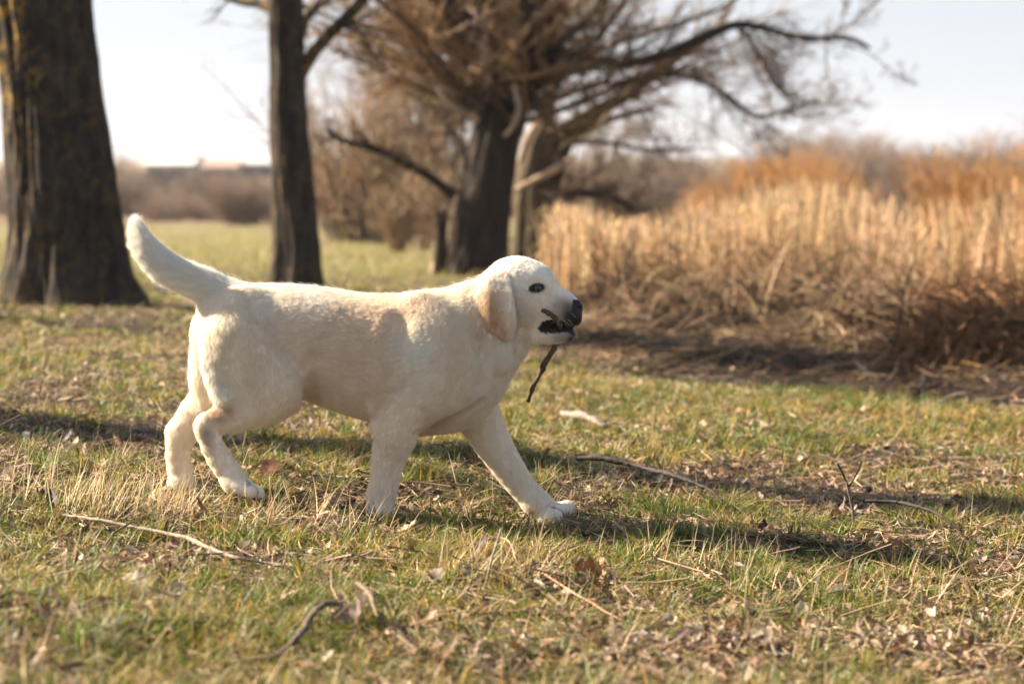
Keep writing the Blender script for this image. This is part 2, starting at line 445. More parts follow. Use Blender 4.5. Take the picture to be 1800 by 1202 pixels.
    py_ = y[:, None] + np.sin(a)[:, None] * t * L[:, None] + np.cos(a)[:, None] * wob
    pz = H(px_, py_) + .004 + .018 * rng.random((n, 1)) + t * L[:, None] * .25 * rng.normal(size=(n, 1))
    ok = clear_paws(x, y, .05)
    rad = (.0008 + .0012 * rng.random(n))[:, None] * np.linspace(1, .5, k)
    tag(tmesh('twig_litter', tubes(np.stack([px_, py_, pz], -1)[ok], rad[ok], 5, mixcols(n, [(.17, .10, .06), (.10, .06, .04), (.28, .19, .12)], [3, 2, 3])[ok]), attr_mat('twig_bark', .7, 0, .3)), 'thin broken twigs strewn through the grass', 'twig litter', kind='stuff')
# ------------------------------------------------------------------ trees
def bark_mat(name, base, dark, lichen=None, scale=14, amount=.5):
    m, nt, out = new_mat(name)
    nz = noise(nt, scale, 8, .68, mapscale=(1, 1, .22), dist=.4); nz2 = noise(nt, scale * .35, 5, .6)
    c = ramp(nt, nz, [(.32, dark), (.52, base), (.72, tuple(min(1, v * 1.7) for v in base))])
    if lichen:
        ln_ = noise(nt, 13, 7, .75, dist=.8)
        lf = ramp(nt, ln_, [(.52 - .1 * amount, (0, 0, 0)), (.60, (1, 1, 1))])
        la = N(nt, 'ShaderNodeAttribute', attribute_name='lichen')
        mm = N(nt, 'ShaderNodeMath', operation='MULTIPLY'); nt.links.new(lf, mm.inputs[0]); nt.links.new(la.outputs['Fac'], mm.inputs[1])
        c = mixc(nt, mm.outputs[0], c, lichen)
    b = N(nt, 'ShaderNodeBsdfPrincipled'); b.inputs['Roughness'].default_value = .92; b.inputs['Specular IOR Level'].default_value = .2
    nt.links.new(c, b.inputs['Base Color'])
    bp = N(nt, 'ShaderNodeBump'); bp.inputs['Strength'].default_value = .9; bp.inputs['Distance'].default_value = .015
    nt.links.new(nz, bp.inputs['Height']); nt.links.new(bp.outputs[0], b.inputs['Normal']); nt.links.new(b.outputs[0], out.inputs[0])
    return m
def catmull(pts, step):
    q = np.array(pts, float); q = np.concatenate([[2 * q[0] - q[1]], q, [2 * q[-1] - q[-2]]]); out = []
    for i in range(1, len(q) - 2):
        n_ = max(1, int(np.ceil(np.linalg.norm((q[i + 1] - q[i])[:3]) / step)))
        for j in range(n_):
            t = j / n_
            out.append(.5 * ((2 * q[i]) + (-q[i-1] + q[i+1]) * t + (2*q[i-1] - 5*q[i] + 4*q[i+1] - q[i+2]) * t * t + (-q[i-1] + 3*q[i] - 3*q[i+1] + q[i+2]) * t ** 3))
    out.append(q[-2]); return np.array(out)
def trunk_mesh(pts, step=.02, na=160, ridge=.018, freq=26, flare=0, base_z=0, lobes=5, seed=1):
    """pts rows: x,y,z,r"""
    c = catmull(pts, step); n = len(c)
    p = c[:, :3]; r = c[:, 3]
    d = norm(np.gradient(p, axis=0))
    ref = np.array([0, 1., 0]); s = norm(np.cross(d, ref)); u = np.cross(s, d)
    th = np.linspace(0, 2 * math.pi, na, endpoint=False)
    T, Zs = np.meshgrid(th, np.arange(n) * step, indexing='xy')
    cx, cy = np.cos(T), np.sin(T)
    zz = Zs * .9
    wob = fbm(cx * 1.5, cy * 1.5, zz * .8, seed, 3)
    dist = fbm(cx * 2, cy * 2, zz * 3, seed + 5, 2)
    a = T / (2 * math.pi) * freq
    R1 = 1 - np.abs(vnoise(cx * freq / 6.3 + dist * .8, cy * freq / 6.3, zz * 2.3, seed + 1)) * 2
    R2 = 1 - np.abs(vnoise(cx * freq / 3 + dist, cy * freq / 3, zz * 6, seed + 2)) * 2
    disp = ridge * (R1 * .7 + R2 * .35) + r[:, None] * .06 * wob
    if flare:
        hz = np.clip((p[:, 2] - base_z), 0, 10)[:, None]
        lob = .55 + .45 * np.cos(T * lobes + 1.3 * np.sin(T * 2 + seed) + seed)
        disp = disp + flare * np.exp(-hz / .13) * lob + flare * .5 * np.exp(-hz / .45) * lob
    rr = r[:, None] + disp * np.minimum(1, r[:, None] / .05)
    V = p[:, None] + rr[..., None] * (s[:, None] * cx[..., None] + u[:, None] * cy[..., None])
    i = np.arange((n - 1) * na); a_, b_ = i // na, i % na
    Q = np.stack([a_ * na + b_, a_ * na + (b_ + 1) % na, (a_ + 1) * na + (b_ + 1) % na, (a_ + 1) * na + b_], 1)
    V = V.reshape(-1, 3)
    cap = np.arange(na // 2 - 1)
    top = (n - 1) * na
    capq = np.stack([top + cap, top + cap + 1, top + na - 2 - cap, top + na - 1 - cap], 1)[:, ::1]
    return V, np.concatenate([Q, capq])
def outline(rows, y):
    """rows: pxL, pxR, py -> x,y,z,r at distance y, bottom to top"""
    o = []
    for l, r, py in rows:
        c = P((l + r) / 2, py, y); o.append((c[0], c[1], c[2], (r - l) / 2 * y / FPX))
    return o
def limb(rows, y):
    """rows: px, py, r_px, dy"""
    o = []
    for px, py, r, dy in rows:
        c = P(px, py, y + dy); o.append((c[0], c[1], c[2], r * (y + dy) / FPX))
    return o
def whips(start, dirs, length, r0, k=6, up=.5, wob=.12, droop=0.0):
    """many curved shoots at once -> paths (n,k,3), radii"""
    n = len(start); P_ = [start]; d = norm(dirs); cur = start.copy()
    for j in range(1, k):
        d = norm(d + np.array([0, 0, up - droop * j / k * 2]) / k + wob * rng.normal(size=(n, 3)))
        cur = cur + d * (length / (k - 1))[:, None]; P_.append(cur.copy())
    return np.stack(P_, 1), r0[:, None] * np.linspace(1, .3, k)
def spawn(paths, radii, per, lfac, rfac, spread=.8, t0=.15, **kw):
    """children from random places along parents"""
    n, k, _ = paths.shape
    idx = np.repeat(np.arange(n), per); t = t0 + (1 - t0) * rng.random(len(idx)); f = t * (k - 1); i0 = np.minimum(f.astype(int), k - 2); fr = (f - i0)[:, None]
    st = paths[idx, i0] * (1 - fr) + paths[idx, i0 + 1] * fr
    d = norm(paths[idx, i0 + 1] - paths[idx, i0]); rr = radii[idx, i0]
    plen = np.linalg.norm(np.diff(paths, axis=1), axis=2).sum(1)[idx]
    dd = norm(d + spread * rng.normal(size=d.shape))
    L = plen * lfac * (.5 + .8 * rng.random(len(idx))) * (1 - .45 * t)
    return whips(st, dd, L, np.minimum(rr * .8, rr * rfac + .0005), **kw)
def tcol(n, cols, p): return mixcols(n, cols, p, .16)
TWL = [(.34, .205, .10), (.25, .155, .08), (.46, .31, .175), (.12, .08, .05)]
TW = [(.19, .12, .065), (.14, .095, .06), (.26, .18, .11), (.09, .065, .045)]
def crown(paths, radii, levels, colsets, sides=3):
    """levels: list of (per, lfac, rfac, spread, kwargs)"""
    parts = []
    for i, (per, lf, rf, spd, kw) in enumerate(levels):
        paths, radii = spawn(paths, radii, per, lf, rf, spd, **kw)
        radii = np.maximum(radii, .0016)
        parts.append(tubes(paths, radii, 5 if i == 0 else sides, tcol(len(paths), *colsets[min(i, len(colsets) - 1)])))
    return parts
def as_path(pts, k=12):
    c = catmull(pts, .02); i = np.linspace(0, len(c) - 1, k).astype(int); return c[i, :3][None], c[i, 3][None]

if ONLY not in ('dog', 'ground'):
    crown_mat = attr_mat('bare_twigs', .75, 0.12, .2)
    grey_bark = bark_mat('furrowed_bark', (.036, .027, .020), (.008, .006, .005), (.40, .22, .035), 15, .3)
    willow_bark = bark_mat('willow_bark', (.030, .021, .015), (.007, .005, .004), None, 12)
    moss_bark = bark_mat('mossy_bark', (.055, .042, .028), (.016, .012, .009), (.20, .125, .02), 10, 1.2)
    pale_bark = bark_mat('peeled_wood', (.34, .25, .175), (.16, .11, .07), None, 10)
    def lich(o, fn):
        me = o.data; n = len(me.vertices); v = np.zeros(n * 3, np.float32); me.vertices.foreach_get('co', v); v = v.reshape(-1, 3) + np.array(o.parent.location)
        a = me.attributes.new('lichen', 'FLOAT', 'POINT'); a.data.foreach_set('value', fn(v).astype(np.float32))
    # --- big tree on the left
    b1 = hit(115, 540); y1 = b1[1]
    t1 = empty('large_tree', (b1[0], b1[1], b1[2]))
    tag(t1, 'large dark tree trunk with deeply furrowed bark at the left edge of the meadow', 'tree')
    rows = [(6, 224, 585), (6, 224, 545), (9, 215, 490), (18, 206, 420), (17, 198, 335), (13, 184, 245), (8, 171, 150), (0, 160, 60), (-12, 155, 0), (-30, 140, -110), (-70, 95, -300), (-120, 30, -600), (-160, -40, -900)]
    V, Q = trunk_mesh(outline(rows, y1 + .25), .02, 300, .019, 44, .055, b1[2], 5, 3)
    o = mesh_np('trunk', V, Q, grey_bark, t1); lich(o, lambda v: np.clip((v[:, 2] - .75) / .5, 0, 1) * sstep(t1.location.x - .05, t1.location.x - .2, v[:, 0] + .05 * vnoise(v[:, 0] * 9, v[:, 2] * 9, seed=2)) * .55 + .14)
    lp = []; ps, rs = [], []
    for k in range(9):
        z = 2.0 + .22 * k; a = rng.random() * 6.28
        st = np.array([b1[0] - .25 - .05 * k, y1 + .25, z]); d = np.array([math.cos(a) * .7, math.sin(a) * .7, .9])
        p_, r_ = whips(st[None], d[None], np.array([1.7]), np.array([.05]), 12, .4, .10); ps.append(p_); rs.append(r_)
    ps = np.concatenate(ps); rs = np.concatenate(rs)
    lp = [tubes(ps, rs, 8, tcol(len(ps), [(.10, .075, .055)], [1]))] + crown(ps, rs, [(10, .5, .4, .7, dict(k=6)), (8, .5, .4, .8, dict(k=5))], [(TW, [1, 2, 1, 2])])
    tmesh('crown', lp, crown_mat, t1)
    # --- slim tree, second from the left
    b2 = hit(520, 508); y2 = b2[1]
    t2 = empty('slim_tree', tuple(b2)); tag(t2, 'slim dark trunk with a forked limb, standing behind the back of the puppy', 'tree')
    rows = [(474, 566, 560), (476, 564, 515), (481, 561, 450), (481, 555, 380), (478, 546, 300), (476, 538, 215), (475, 534, 130), (475, 531, 60), (475, 530, 0), (472, 524, -120), (462, 505, -300), (450, 480, -550)]
    V, Q = trunk_mesh(outline(rows, y2), .02, 150, .013, 24, .022, b2[2], 4, 8)
    o = mesh_np('trunk', V, Q, grey_bark, t2); lich(o, lambda v: .1 + 0 * v[:, 0])
    L1 = limb([(525, 135, 13, 0), (548, 98, 11, 0), (578, 62, 10, 0), (612, 28, 9.5, -.05), (645, -8, 9, -.1), (700, -80, 8, -.2), (760, -200, 6, -.3)], y2)
    L2 = limb([(490, 20, 10, 0), (455, 6, 8, .1), (420, 2, 7, .2), (360, -25, 5.5, .3), (300, -80, 4, .4)], y2)
    L3 = limb([(520, 60, 10, 0), (545, 22, 8, .2), (575, -5, 7, .5), (620, -60, 6, .8)], y2)
    for L in (L1, L2, L3):
        V, Q = trunk_mesh(L, .02, 36, .004, 14, 0, 0, 1, 2); o = mesh_np('limb', V, Q, grey_bark, t2); lich(o, lambda v: .5 + 0 * v[:, 0])
    ps, rs = zip(*[as_path(L) for L in (L1, L2, L3)]); ps = np.concatenate(ps); rs = np.concatenate(rs)
    tmesh('crown', crown(ps, rs, [(12, .5, .35, .9, dict(k=6, up=.2)), (10, .5, .4, .8, dict(k=6, up=-.2))], [(TW, [1, 2, 1, 2])]), crown_mat, t2)
    # --- old willow in the middle
    b3 = hit(840, 484); y3 = b3[1]
    t3 = empty('old_willow', tuple(b3)); tag(t3, 'massive dark old willow with a dense fan of bare shoots in the middle background', 'tree')
    rows = [(786, 884, 520), (790, 882, 478), (798, 886, 430), (806, 891, 380), (816, 897, 320), (828, 906, 262), (840, 918, 215), (852, 928, 180), (872, 950, 140), (905, 972, 90), (935, 990, 30), (955, 1000, -50), (975, 1005, -200)]
    V, Q = trunk_mesh(outline(rows, y3), .025, 150, .022, 18, .06, b3[2], 5, 12)
    mesh_np('trunk', V, Q, willow_bark, t3)
    # torn flank of the trunk: splintered slabs
    sp_parts = []
    for (px, py, hh, ww, tilt, cidx) in ((770, 478, 105, 9, .05, 0), (782, 482, 70, 8, -.03, 1), (794, 480, 100, 10, .08, 1), (762, 482, 50, 7, .15, 1), (804, 478, 80, 9, .02, 0), (778, 480, 112, 7, .10, 0)):
        q = [(px + tilt * 60 * t, py - hh * t, ww * (1 - .5 * t), 0) for t in (0, .3, .6, .85, 1)]
        V, Q = trunk_mesh(limb(q, y3 - .12 + .03 * rng.random()), .02, 14, .012, 8, 0, 0, 1, int(px))
        col = np.array([(.045, .03, .022), (.33, .22, .15)][cidx]); sp_parts.append((V, Q, np.concatenate([np.repeat(col[None], len(V), 0), np.ones((len(V), 1))], 1)))
    tmesh('torn_wood', sp_parts, attr_mat('torn_wood', .9, 0, .1, 30, .8, .01, 20), t3)
    Ls = [limb([(880, 215, 30, 0), (862, 165, 26, -.1), (838, 120, 20, -.2), (812, 70, 16, -.3), (790, 10, 13, -.4), (775, -70, 10, -.5)], y3),
          limb([(872, 200, 26, 0), (835, 165, 18, .2), (790, 130, 14, .3), (745, 85, 12, .4), (705, 30, 10, .5), (670, -40, 8, .6)], y3),
          limb([(905, 170, 24, 0), (925, 110, 18, -.3), (930, 50, 14, -.5), (925, -30, 11, -.6)], y3),
          limb([(860, 215, 18, .1), (815, 180, 13, .4), (765, 160, 10, .6), (715, 125, 8, .8), (665, 80, 7, 1), (605, 60, 5, 1.2)], y3),
          limb([(900, 160, 20, .1), (885, 100, 16, .3), (868, 40, 12, .4), (860, -40, 9, .5)], y3),
          limb([(935, 130, 20, 0), (975, 95, 11, -.2), (1030, 104, 9.5, -.3), (1090, 112, 9, -.4), (1160, 100, 8.5, -.5), (1220, 72, 7.5, -.6), (1290, 44, 6.5, -.6), (1350, 52, 5.5, -.5), (1405, 66, 5, -.4), (1490, 68, 4, -.3), (1530, 85, 2.5, -.3)], y3),
          limb([(800, 345, 10, .1), (770, 322, 8, .1), (735, 298, 7.5, .1), (690, 274, 7, .1), (640, 256, 6, .1), (600, 246, 5, .1), (575, 228, 4, .1)], y3),
          limb([(835, 300, 9, .2), (800, 240, 8, .4), (765, 190, 7, .6), (700, 150, 5.5, .8), (640, 90, 4.5, 1.0)], y3)]
    for i, L in enumerate(Ls):
        V, Q = trunk_mesh(L, .025, 40 if i < 5 else 24, .006, 14, 0, 0, 1, i + 3); mesh_np('limb', V, Q, willow_bark, t3)
    for rows in ([(838, 212, 7, -.3), (815, 198, 6.5, -.35), (790, 184, 5, -.4), (768, 156, 4, -.4)], [(858, 150, 7, -.4), (853, 110, 6, -.4), (849, 60, 6, -.4), (852, 10, 5, -.4)],
                 [(903, 150, 5, -.4), (912, 190, 5, -.45), (900, 225, 4, -.5), (885, 240, 3, -.5)], [(812, 330, 4, -.3), (798, 300, 4, -.35), (778, 272, 3, -.4)], [(640, 150, 2, -.3), (700, 130, 4, -.3), (760, 150, 4, -.35), (800, 165, 3, -.3)]):
        V, Q = trunk_mesh(limb(rows, y3), .02, 16, .003, 8, 0, 0, 1, 4); mesh_np('dead_branch', V, Q, pale_bark, t3)
    ps, rs = zip(*[as_path(L) for L in Ls]); ps = np.concatenate(ps); rs = np.concatenate(rs)
    # pollard shoots rising from the crown of the trunk
    n = 85; a = rng.random(n) * math.pi * 2; st = np.stack([P(885, 170, y3)[0] + .16 * rng.normal(size=n), y3 + .2 * rng.normal(size=n), P(0, 160, y3)[2] + .18 * rng.normal(size=n)], 1)
    dd = np.stack([-.15 + .95 * rng.normal(size=n), .5 * rng.normal(size=n), .35 + .6 * rng.random(n)], 1)
    sp_, sr_ = whips(st, dd, .9 + 1.3 * rng.random(n), .013 + .019 * rng.random(n), 10, .55, .12)
    parts = [tubes(sp_, sr_, 5, tcol(n, [(.12, .075, .042), (.22, .135, .07), (.07, .047, .032)], [3, 3, 2]))]
    parts += crown(sp_, sr_, [(9, .5, .35, .55, dict(k=6, up=.5)), (6, .6, .5, .6, dict(k=5, up=.3))], [(TWL, [3, 2, 3, 1])])
    parts += crown(ps[:5], rs[:5], [(22, .5, .28, .9, dict(k=8, up=.4)), (10, .5, .42, .7, dict(k=6, up=.3)), (5, .6, .5, .7, dict(k=4, up=.2))], [(TWL, [3, 2, 3, 1])])
    parts += crown(ps[5:], rs[5:], [(30, .30, .3, .9, dict(k=7, up=.2)), (11, .5, .4, .8, dict(k=6)), (6, .6, .5, .8, dict(k=4))], [([(.15, .11, .08), (.20, .13, .08)], [1, 1]), (TW, [1, 3, 1, 3])])
    # low tangle to the left of the trunk
    n = 34; st = np.stack([P(790, 0, y3)[0] - 1.0 * rng.random(n), y3 + .3 + .6 * rng.random(n), P(0, 400, y3)[2] + .3 * rng.random(n)], 1)
    sp_, sr_ = whips(st, np.stack([-.3 + .5 * rng.normal(size=n), .2 * rng.normal(size=n), .7 + 0 * st[:, 0]], 1), .5 + .7 * rng.random(n), .004 + .005 * rng.random(n), 8, .4, .14)
    parts += [tubes(sp_, sr_, 4, tcol(n, TW, [2, 2, 2, 1]))] + crown(sp_, sr_, [(5, .5, .45, .7, dict(k=6)), (2, .6, .5, .7, dict(k=4))], [(TWL, [3, 2, 3, 1])])
    tmesh('crown', parts, crown_mat, t3)
    # --- mossy willow behind it
    b4 = hit(930, 474); y4 = b4[1] + .6
    t4 = empty('mossy_willow', (b4[0], y4, b4[2])); tag(t4, 'willow with yellow lichen on its trunk just right of the massive dark willow', 'tree')
    V, Q = trunk_mesh(outline([(896, 966, 520), (900, 964, 470), (904, 964, 410), (906, 968, 350), (912, 972, 300), (922, 978, 258), (936, 984, 230)], y4), .025, 100, .014, 14, .03, b4[2], 4, 21)
    o = mesh_np('trunk', V, Q, moss_bark, t4); lich(o, lambda v: .14 * sstep(b4[0] + .06, b4[0] - .05, v[:, 0]) * sstep(.1, .45, v[:, 2]) + .05)
    Ls = [limb([(955, 262, 22, 0), (985, 235, 17, 0), (1030, 208, 13, 0), (1082, 178, 12, 0), (1140, 138, 11, -.1), (1200, 92, 10, -.2), (1250, 62, 8, -.3), (1300, 40, 6, -.4)], y4),
          limb([(940, 400, 12, .1), (965, 350, 11, .1), (985, 295, 10, .1), (1000, 255, 8, .1), (1030, 225, 6, .2), (1090, 205, 5, .3), (1150, 190, 4, .3)], y4),
          limb([(965, 262, 16, 0), (962, 200, 13, .1), (975, 130, 10, .2), (965, 60, 9, .3), (975, -20, 7, .4)], y4),
          limb([(950, 350, 7, -.1), (985, 341, 6, -.1), (1035, 340, 5.5, -.1), (1080, 350, 5, -.1), (1116, 369, 3.5, -.1)], y4),
          limb([(1130, 140, 6, 0), (1190, 132, 5, 0), (1245, 148, 4.5, 0), (1290, 180, 4, 0), (1330, 205, 3.5, 0), (1385, 192, 3, 0), (1440, 175, 2, 0)], y4),
          limb([(1305, 50, 4, -.4), (1335, 100, 3, -.4), (1365, 150, 2.5, -.4), (1400, 190, 2, -.4)], y4),
          limb([(1000, 250, 5, .3), (1060, 250, 4, .5), (1130, 262, 3, .7), (1220, 262, 2.5, .9)], y4)]
    for i, L in enumerate(Ls):
        V, Q = trunk_mesh(L, .025, 36 if i < 3 else 20, .005, 14, 0, 0, 1, i + 30); o = mesh_np('limb', V, Q, moss_bark if i < 3 else willow_bark, t4)
        if i < 3: lich(o, lambda v: .25 + 0 * v[:, 0])
    for rows in ([(915, 285, 6, -.4), (928, 245, 6.5, -.45), (950, 205, 6.5, -.5), (962, 150, 6, -.5), (968, 110, 4, -.5)], [(893, 340, 3, -.4), (940, 316, 5, -.45), (985, 292, 5.5, -.5), (1012, 272, 3, -.5)]):
        V, Q = trunk_mesh(limb(rows, y4), .02, 16, .003, 8, 0, 0, 1, 4); mesh_np('dead_branch', V, Q, pale_bark, t4)
    ps, rs = zip(*[as_path(L) for L in Ls]); ps = np.concatenate(ps); rs = np.concatenate(rs)
    parts = crown(ps[:3], rs[:3], [(22, .45, .28, .9, dict(k=8, up=.5)), (7, .5, .42, .75, dict(k=6, up=.3)), (4, .6, .5, .7, dict(k=4, up=.2))], [(TW, [3, 3, 2, 1])])
    parts += crown(ps[3:], rs[3:], [(26, .5, .35, .9, dict(k=7, up=.0)), (10, .55, .45, .8, dict(k=6)), (6, .6, .5, .8, dict(k=4))], [([(.15, .11, .08), (.20, .13, .08)], [1, 1]), (TW, [1, 3, 1, 3])])
    tmesh('crown', parts, crown_mat, t4)
    # --- unseen tree added off the left edge, its crown shaped to shade the bank foot
    sd = np.array([SUN_DIR.x, SUN_DIR.y]); q = np.array([1.35, 8.45]) + sd * 8.6; hz_ = 8.6 * math.tan(SUN_EL)
    t6 = empty('added_shade_tree', (q[0], q[1], float(H(q[0], q[1])))); tag(t6, 'unseen tree added outside the left edge so its dense crown shades the foot of the bank', 'tree')
    V, Q = trunk_mesh([(q[0], q[1], -.15, .07), (q[0], q[1], 2, .06), (q[0] + .05, q[1], hz_ - .5, .05), (q[0], q[1], hz_ + .8, .02)], .05, 40, .006, 14, .02, 0, 3, 9)
    o = mesh_np('trunk', V, Q, grey_bark, t6); lich(o, lambda v: .1 + 0 * v[:, 0])
    n = 60; a = rng.random(n) * 6.28; st = np.stack([np.full(n, q[0]) + .1 * rng.normal(size=n), np.full(n, q[1]), hz_ - .75 + 1.3 * rng.random(n)], 1)
    ps, rs = whips(st, np.stack([np.cos(a), np.sin(a), .25 + 0 * a], 1), .45 + .25 * rng.random(n), np.full(n, .018), 8, .2, .12)
    tmesh('crown', [tubes(ps, rs, 5, tcol(n, TW, [1, 2, 0, 2]))] + crown(ps, rs, [(14, .7, .6, .8, dict(k=5)), (7, .8, .8, .8, dict(k=4))], [(TW, [1, 2, 1, 2])]), crown_mat, t6)
    # --- a tree out of frame on the left whose shadow crosses the grass
    sd = np.array([SUN_DIR.x, SUN_DIR.y]); q = np.array([0.0, 5.25]) + sd * 6.0
    t5 = empty('meadow_tree', (q[0], q[1], float(H(q[0], q[1])))); tag(t5, 'bare tree standing outside the left edge, its trunk shadow crossing the grass behind the puppy', 'tree')
    V, Q = trunk_mesh([(q[0], q[1], -.15, .21), (q[0], q[1], .5, .19), (q[0] + .05, q[1], 2, .18), (q[0], q[1] + .05, 4, .16), (q[0] + .1, q[1], 6.5, .06)], .04, 60, .01, 20, .05, 0, 4, 9)
    o = mesh_np('trunk', V, Q, grey_bark, t5); lich(o, lambda v: .1 + 0 * v[:, 0])
    n = 14; st = np.stack([np.full(n, q[0]), np.full(n, q[1]), 2.6 + .27 * np.arange(n)], 1); a = rng.random(n) * 6.28
    ps, rs = whips(st, np.stack([np.cos(a), np.sin(a), .8 + 0 * a], 1), 1.6 - .06 * np.arange(n), .035 - .0015 * np.arange(n), 10, .5, .1)
    tmesh('crown', [tubes(ps, rs, 6, tcol(n, TW, [1, 2, 0, 2]))] + crown(ps, rs, [(9, .5, .4, .8, dict(k=6))], [(TW, [1, 2, 1, 2])]), crown_mat, t5)
# ------------------------------------------------------------------ reeds, brush, shrubs, houses
if ONLY not in ('dog', 'ground'):
    dry = attr_mat('dry_stalks', .65, .42, .25)
    # reed bed
    n = 15000
    y = 13 + 22 * rng.random(n) ** 1.3; x = y * (.015 + .31 * rng.random(n)); 
    gap = vnoise(x * .9, y * .35, seed=61); ok = rng.random(n) < .65 + .5 * gap; x, y = x[ok], y[ok]; n = len(x)
    top = np.interp(proj(np.stack([x, y, y * 0 + .5], 1))[0], [950, 1050, 1200, 1330, 1420, 1500, 1560, 1640, 1750, 1900], [420, 400, 385, 345, 330, 345, 375, 375, 345, 330])
    topz = CAM_H + (HORIZON - top) / FPX * y
    hgt = np.clip(topz - H(x, y), .5, 3) * (.72 + .38 * rng.random(n))
    V1 = ribbons(np.stack([x, y, H(x, y)], 1), rng.random(n) * 6.283, 1.45 + .1 * rng.normal(size=n), .25 * rng.random(n), hgt, .008 + .008 * rng.random(n), mixcols(n, [(.50, .34, .19), (.40, .26, .14), (.60, .44, .27), (.27, .17, .09)], [4, 3, 3, 2]), 4, rng.normal(size=n) * .6, taper=.5)
    n2 = 12000; i = rng.integers(0, n, n2); t = .35 + .6 * rng.random(n2)
    V2 = ribbons(np.stack([x[i], y[i], H(x[i], y[i]) + hgt[i] * t], 1), rng.random(n2) * 6.283, .9 * rng.random(n2), .8 + .8 * rng.random(n2), .15 + .2 * rng.random(n2), .012 + .012 * rng.random(n2), mixcols(n2, [(.52, .35, .18), (.44, .28, .14)], [1, 1]), 3)
    tag(tmesh('reeds', [V1, V2], dry), 'dense bed of tall dry beige reeds behind the brush on the right', 'reeds', kind='stuff')
    # flattened reeds and cut stems carpeting the bank
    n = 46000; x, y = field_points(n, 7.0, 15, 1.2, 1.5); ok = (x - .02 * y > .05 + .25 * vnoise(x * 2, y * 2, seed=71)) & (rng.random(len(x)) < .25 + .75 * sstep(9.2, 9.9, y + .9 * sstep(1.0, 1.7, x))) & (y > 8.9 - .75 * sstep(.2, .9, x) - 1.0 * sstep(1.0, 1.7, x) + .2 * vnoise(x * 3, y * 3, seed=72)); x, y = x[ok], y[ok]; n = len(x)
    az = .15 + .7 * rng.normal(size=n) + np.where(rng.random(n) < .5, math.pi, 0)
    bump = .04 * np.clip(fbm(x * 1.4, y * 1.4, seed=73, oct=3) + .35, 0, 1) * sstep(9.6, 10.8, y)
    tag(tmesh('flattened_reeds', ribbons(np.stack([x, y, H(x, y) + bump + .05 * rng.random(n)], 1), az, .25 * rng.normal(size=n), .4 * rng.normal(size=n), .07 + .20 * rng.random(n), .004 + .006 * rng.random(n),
        mixcols(n, [(.32, .21, .12), (.20, .12, .07), (.44, .31, .195), (.05, .03, .018)], [4, 4, 2, 3]) * (.22 + .78 * sstep(-.22, .12, fbm(x * 2.4, y * 1.6, seed=79, oct=3)))[:, None], 4, rng.normal(size=n) * .6, side_bend=rng.normal(size=n) * .8), dry), 'flattened dry reeds and cut stems covering the low bank', 'dry reeds', kind='stuff')  # noise patches darken the tint, painting shaded hollows among the stems
    # brush heaps
    core = attr_mat('rotting_stems', .95, 0, .1, 12, 1, .04, 8)
    def heap(px, py, wpx, hpx, lab, cols, nst=1500, hole=False, depth=.7):
        q = hit(px, py); s_ = q[1] / FPX; w = wpx * s_ / 2; h = hpx * s_ * .72
        q = q + np.array([0, w * depth * .5, 0]); e = empty('brush_heap', tuple(q)); tag(e, lab, 'brush heap', 'heaps of cut brush along the bank')
        u, v = np.meshgrid(np.linspace(0, 1, 26), np.linspace(0, 2 * math.pi, 60, endpoint=False), indexing='ij')
        rad = 1 - u
        X = q[0] + w * rad * np.cos(v) * .9; Y = q[1] + w * depth * rad * np.sin(v) * .9
        Z = H(X, Y) - .02 + h * .75 * (1 - rad ** 2) * (1 + .45 * fbm(X * 4, Y * 4, seed=int(px), oct=3))
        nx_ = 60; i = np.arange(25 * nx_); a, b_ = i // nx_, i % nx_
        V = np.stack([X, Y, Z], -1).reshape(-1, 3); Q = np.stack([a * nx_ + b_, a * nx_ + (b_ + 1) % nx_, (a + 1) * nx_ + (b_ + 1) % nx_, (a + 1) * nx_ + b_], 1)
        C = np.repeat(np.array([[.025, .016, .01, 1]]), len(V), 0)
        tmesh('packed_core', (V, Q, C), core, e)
        r = rng.random(nst) ** .5; th = rng.random(nst) * 6.283
        x = q[0] + w * r * np.cos(th); y = q[1] + w * depth * r * np.sin(th)
        z = H(x, y) + h * (1 - r ** 2) * (.35 + .75 * rng.random(nst)) * (1 + .35 * fbm(x * 4, y * 4, seed=int(px), oct=3))
        L = (.12 + .38 * rng.random(nst)); az = rng.random(nst) * 6.283
        p_, r_ = whips(np.stack([x, y, z], 1) - .4 * np.stack([np.cos(az) * L, np.sin(az) * L, 0 * L], 1), np.stack([np.cos(az), np.sin(az), .45 + .5 * rng.normal(size=nst)], 1), L * 1.2, .0025 + .005 * rng.random(nst) ** 2, 7, -1.2, .16)
        tmesh('loose_stems', tubes(p_, r_, 4, mixcols(nst, cols, [3, 3, 2, 2])), crown_mat, e)
    BR = [(.26, .165, .09), (.17, .10, .055), (.38, .26, .155), (.045, .028, .017)]
    RD = [(.32, .16, .065), (.24, .115, .05), (.40, .22, .10), (.08, .04, .022)]
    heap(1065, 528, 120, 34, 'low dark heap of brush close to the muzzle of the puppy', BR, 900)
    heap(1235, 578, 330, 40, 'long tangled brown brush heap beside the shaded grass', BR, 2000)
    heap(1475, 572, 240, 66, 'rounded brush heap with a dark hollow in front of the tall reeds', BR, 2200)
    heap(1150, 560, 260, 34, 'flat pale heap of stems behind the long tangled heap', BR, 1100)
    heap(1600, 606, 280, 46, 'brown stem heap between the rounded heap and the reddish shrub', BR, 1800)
    heap(1745, 640, 260, 60, 'reddish brush heap at the right edge of the bank', RD, 2300)
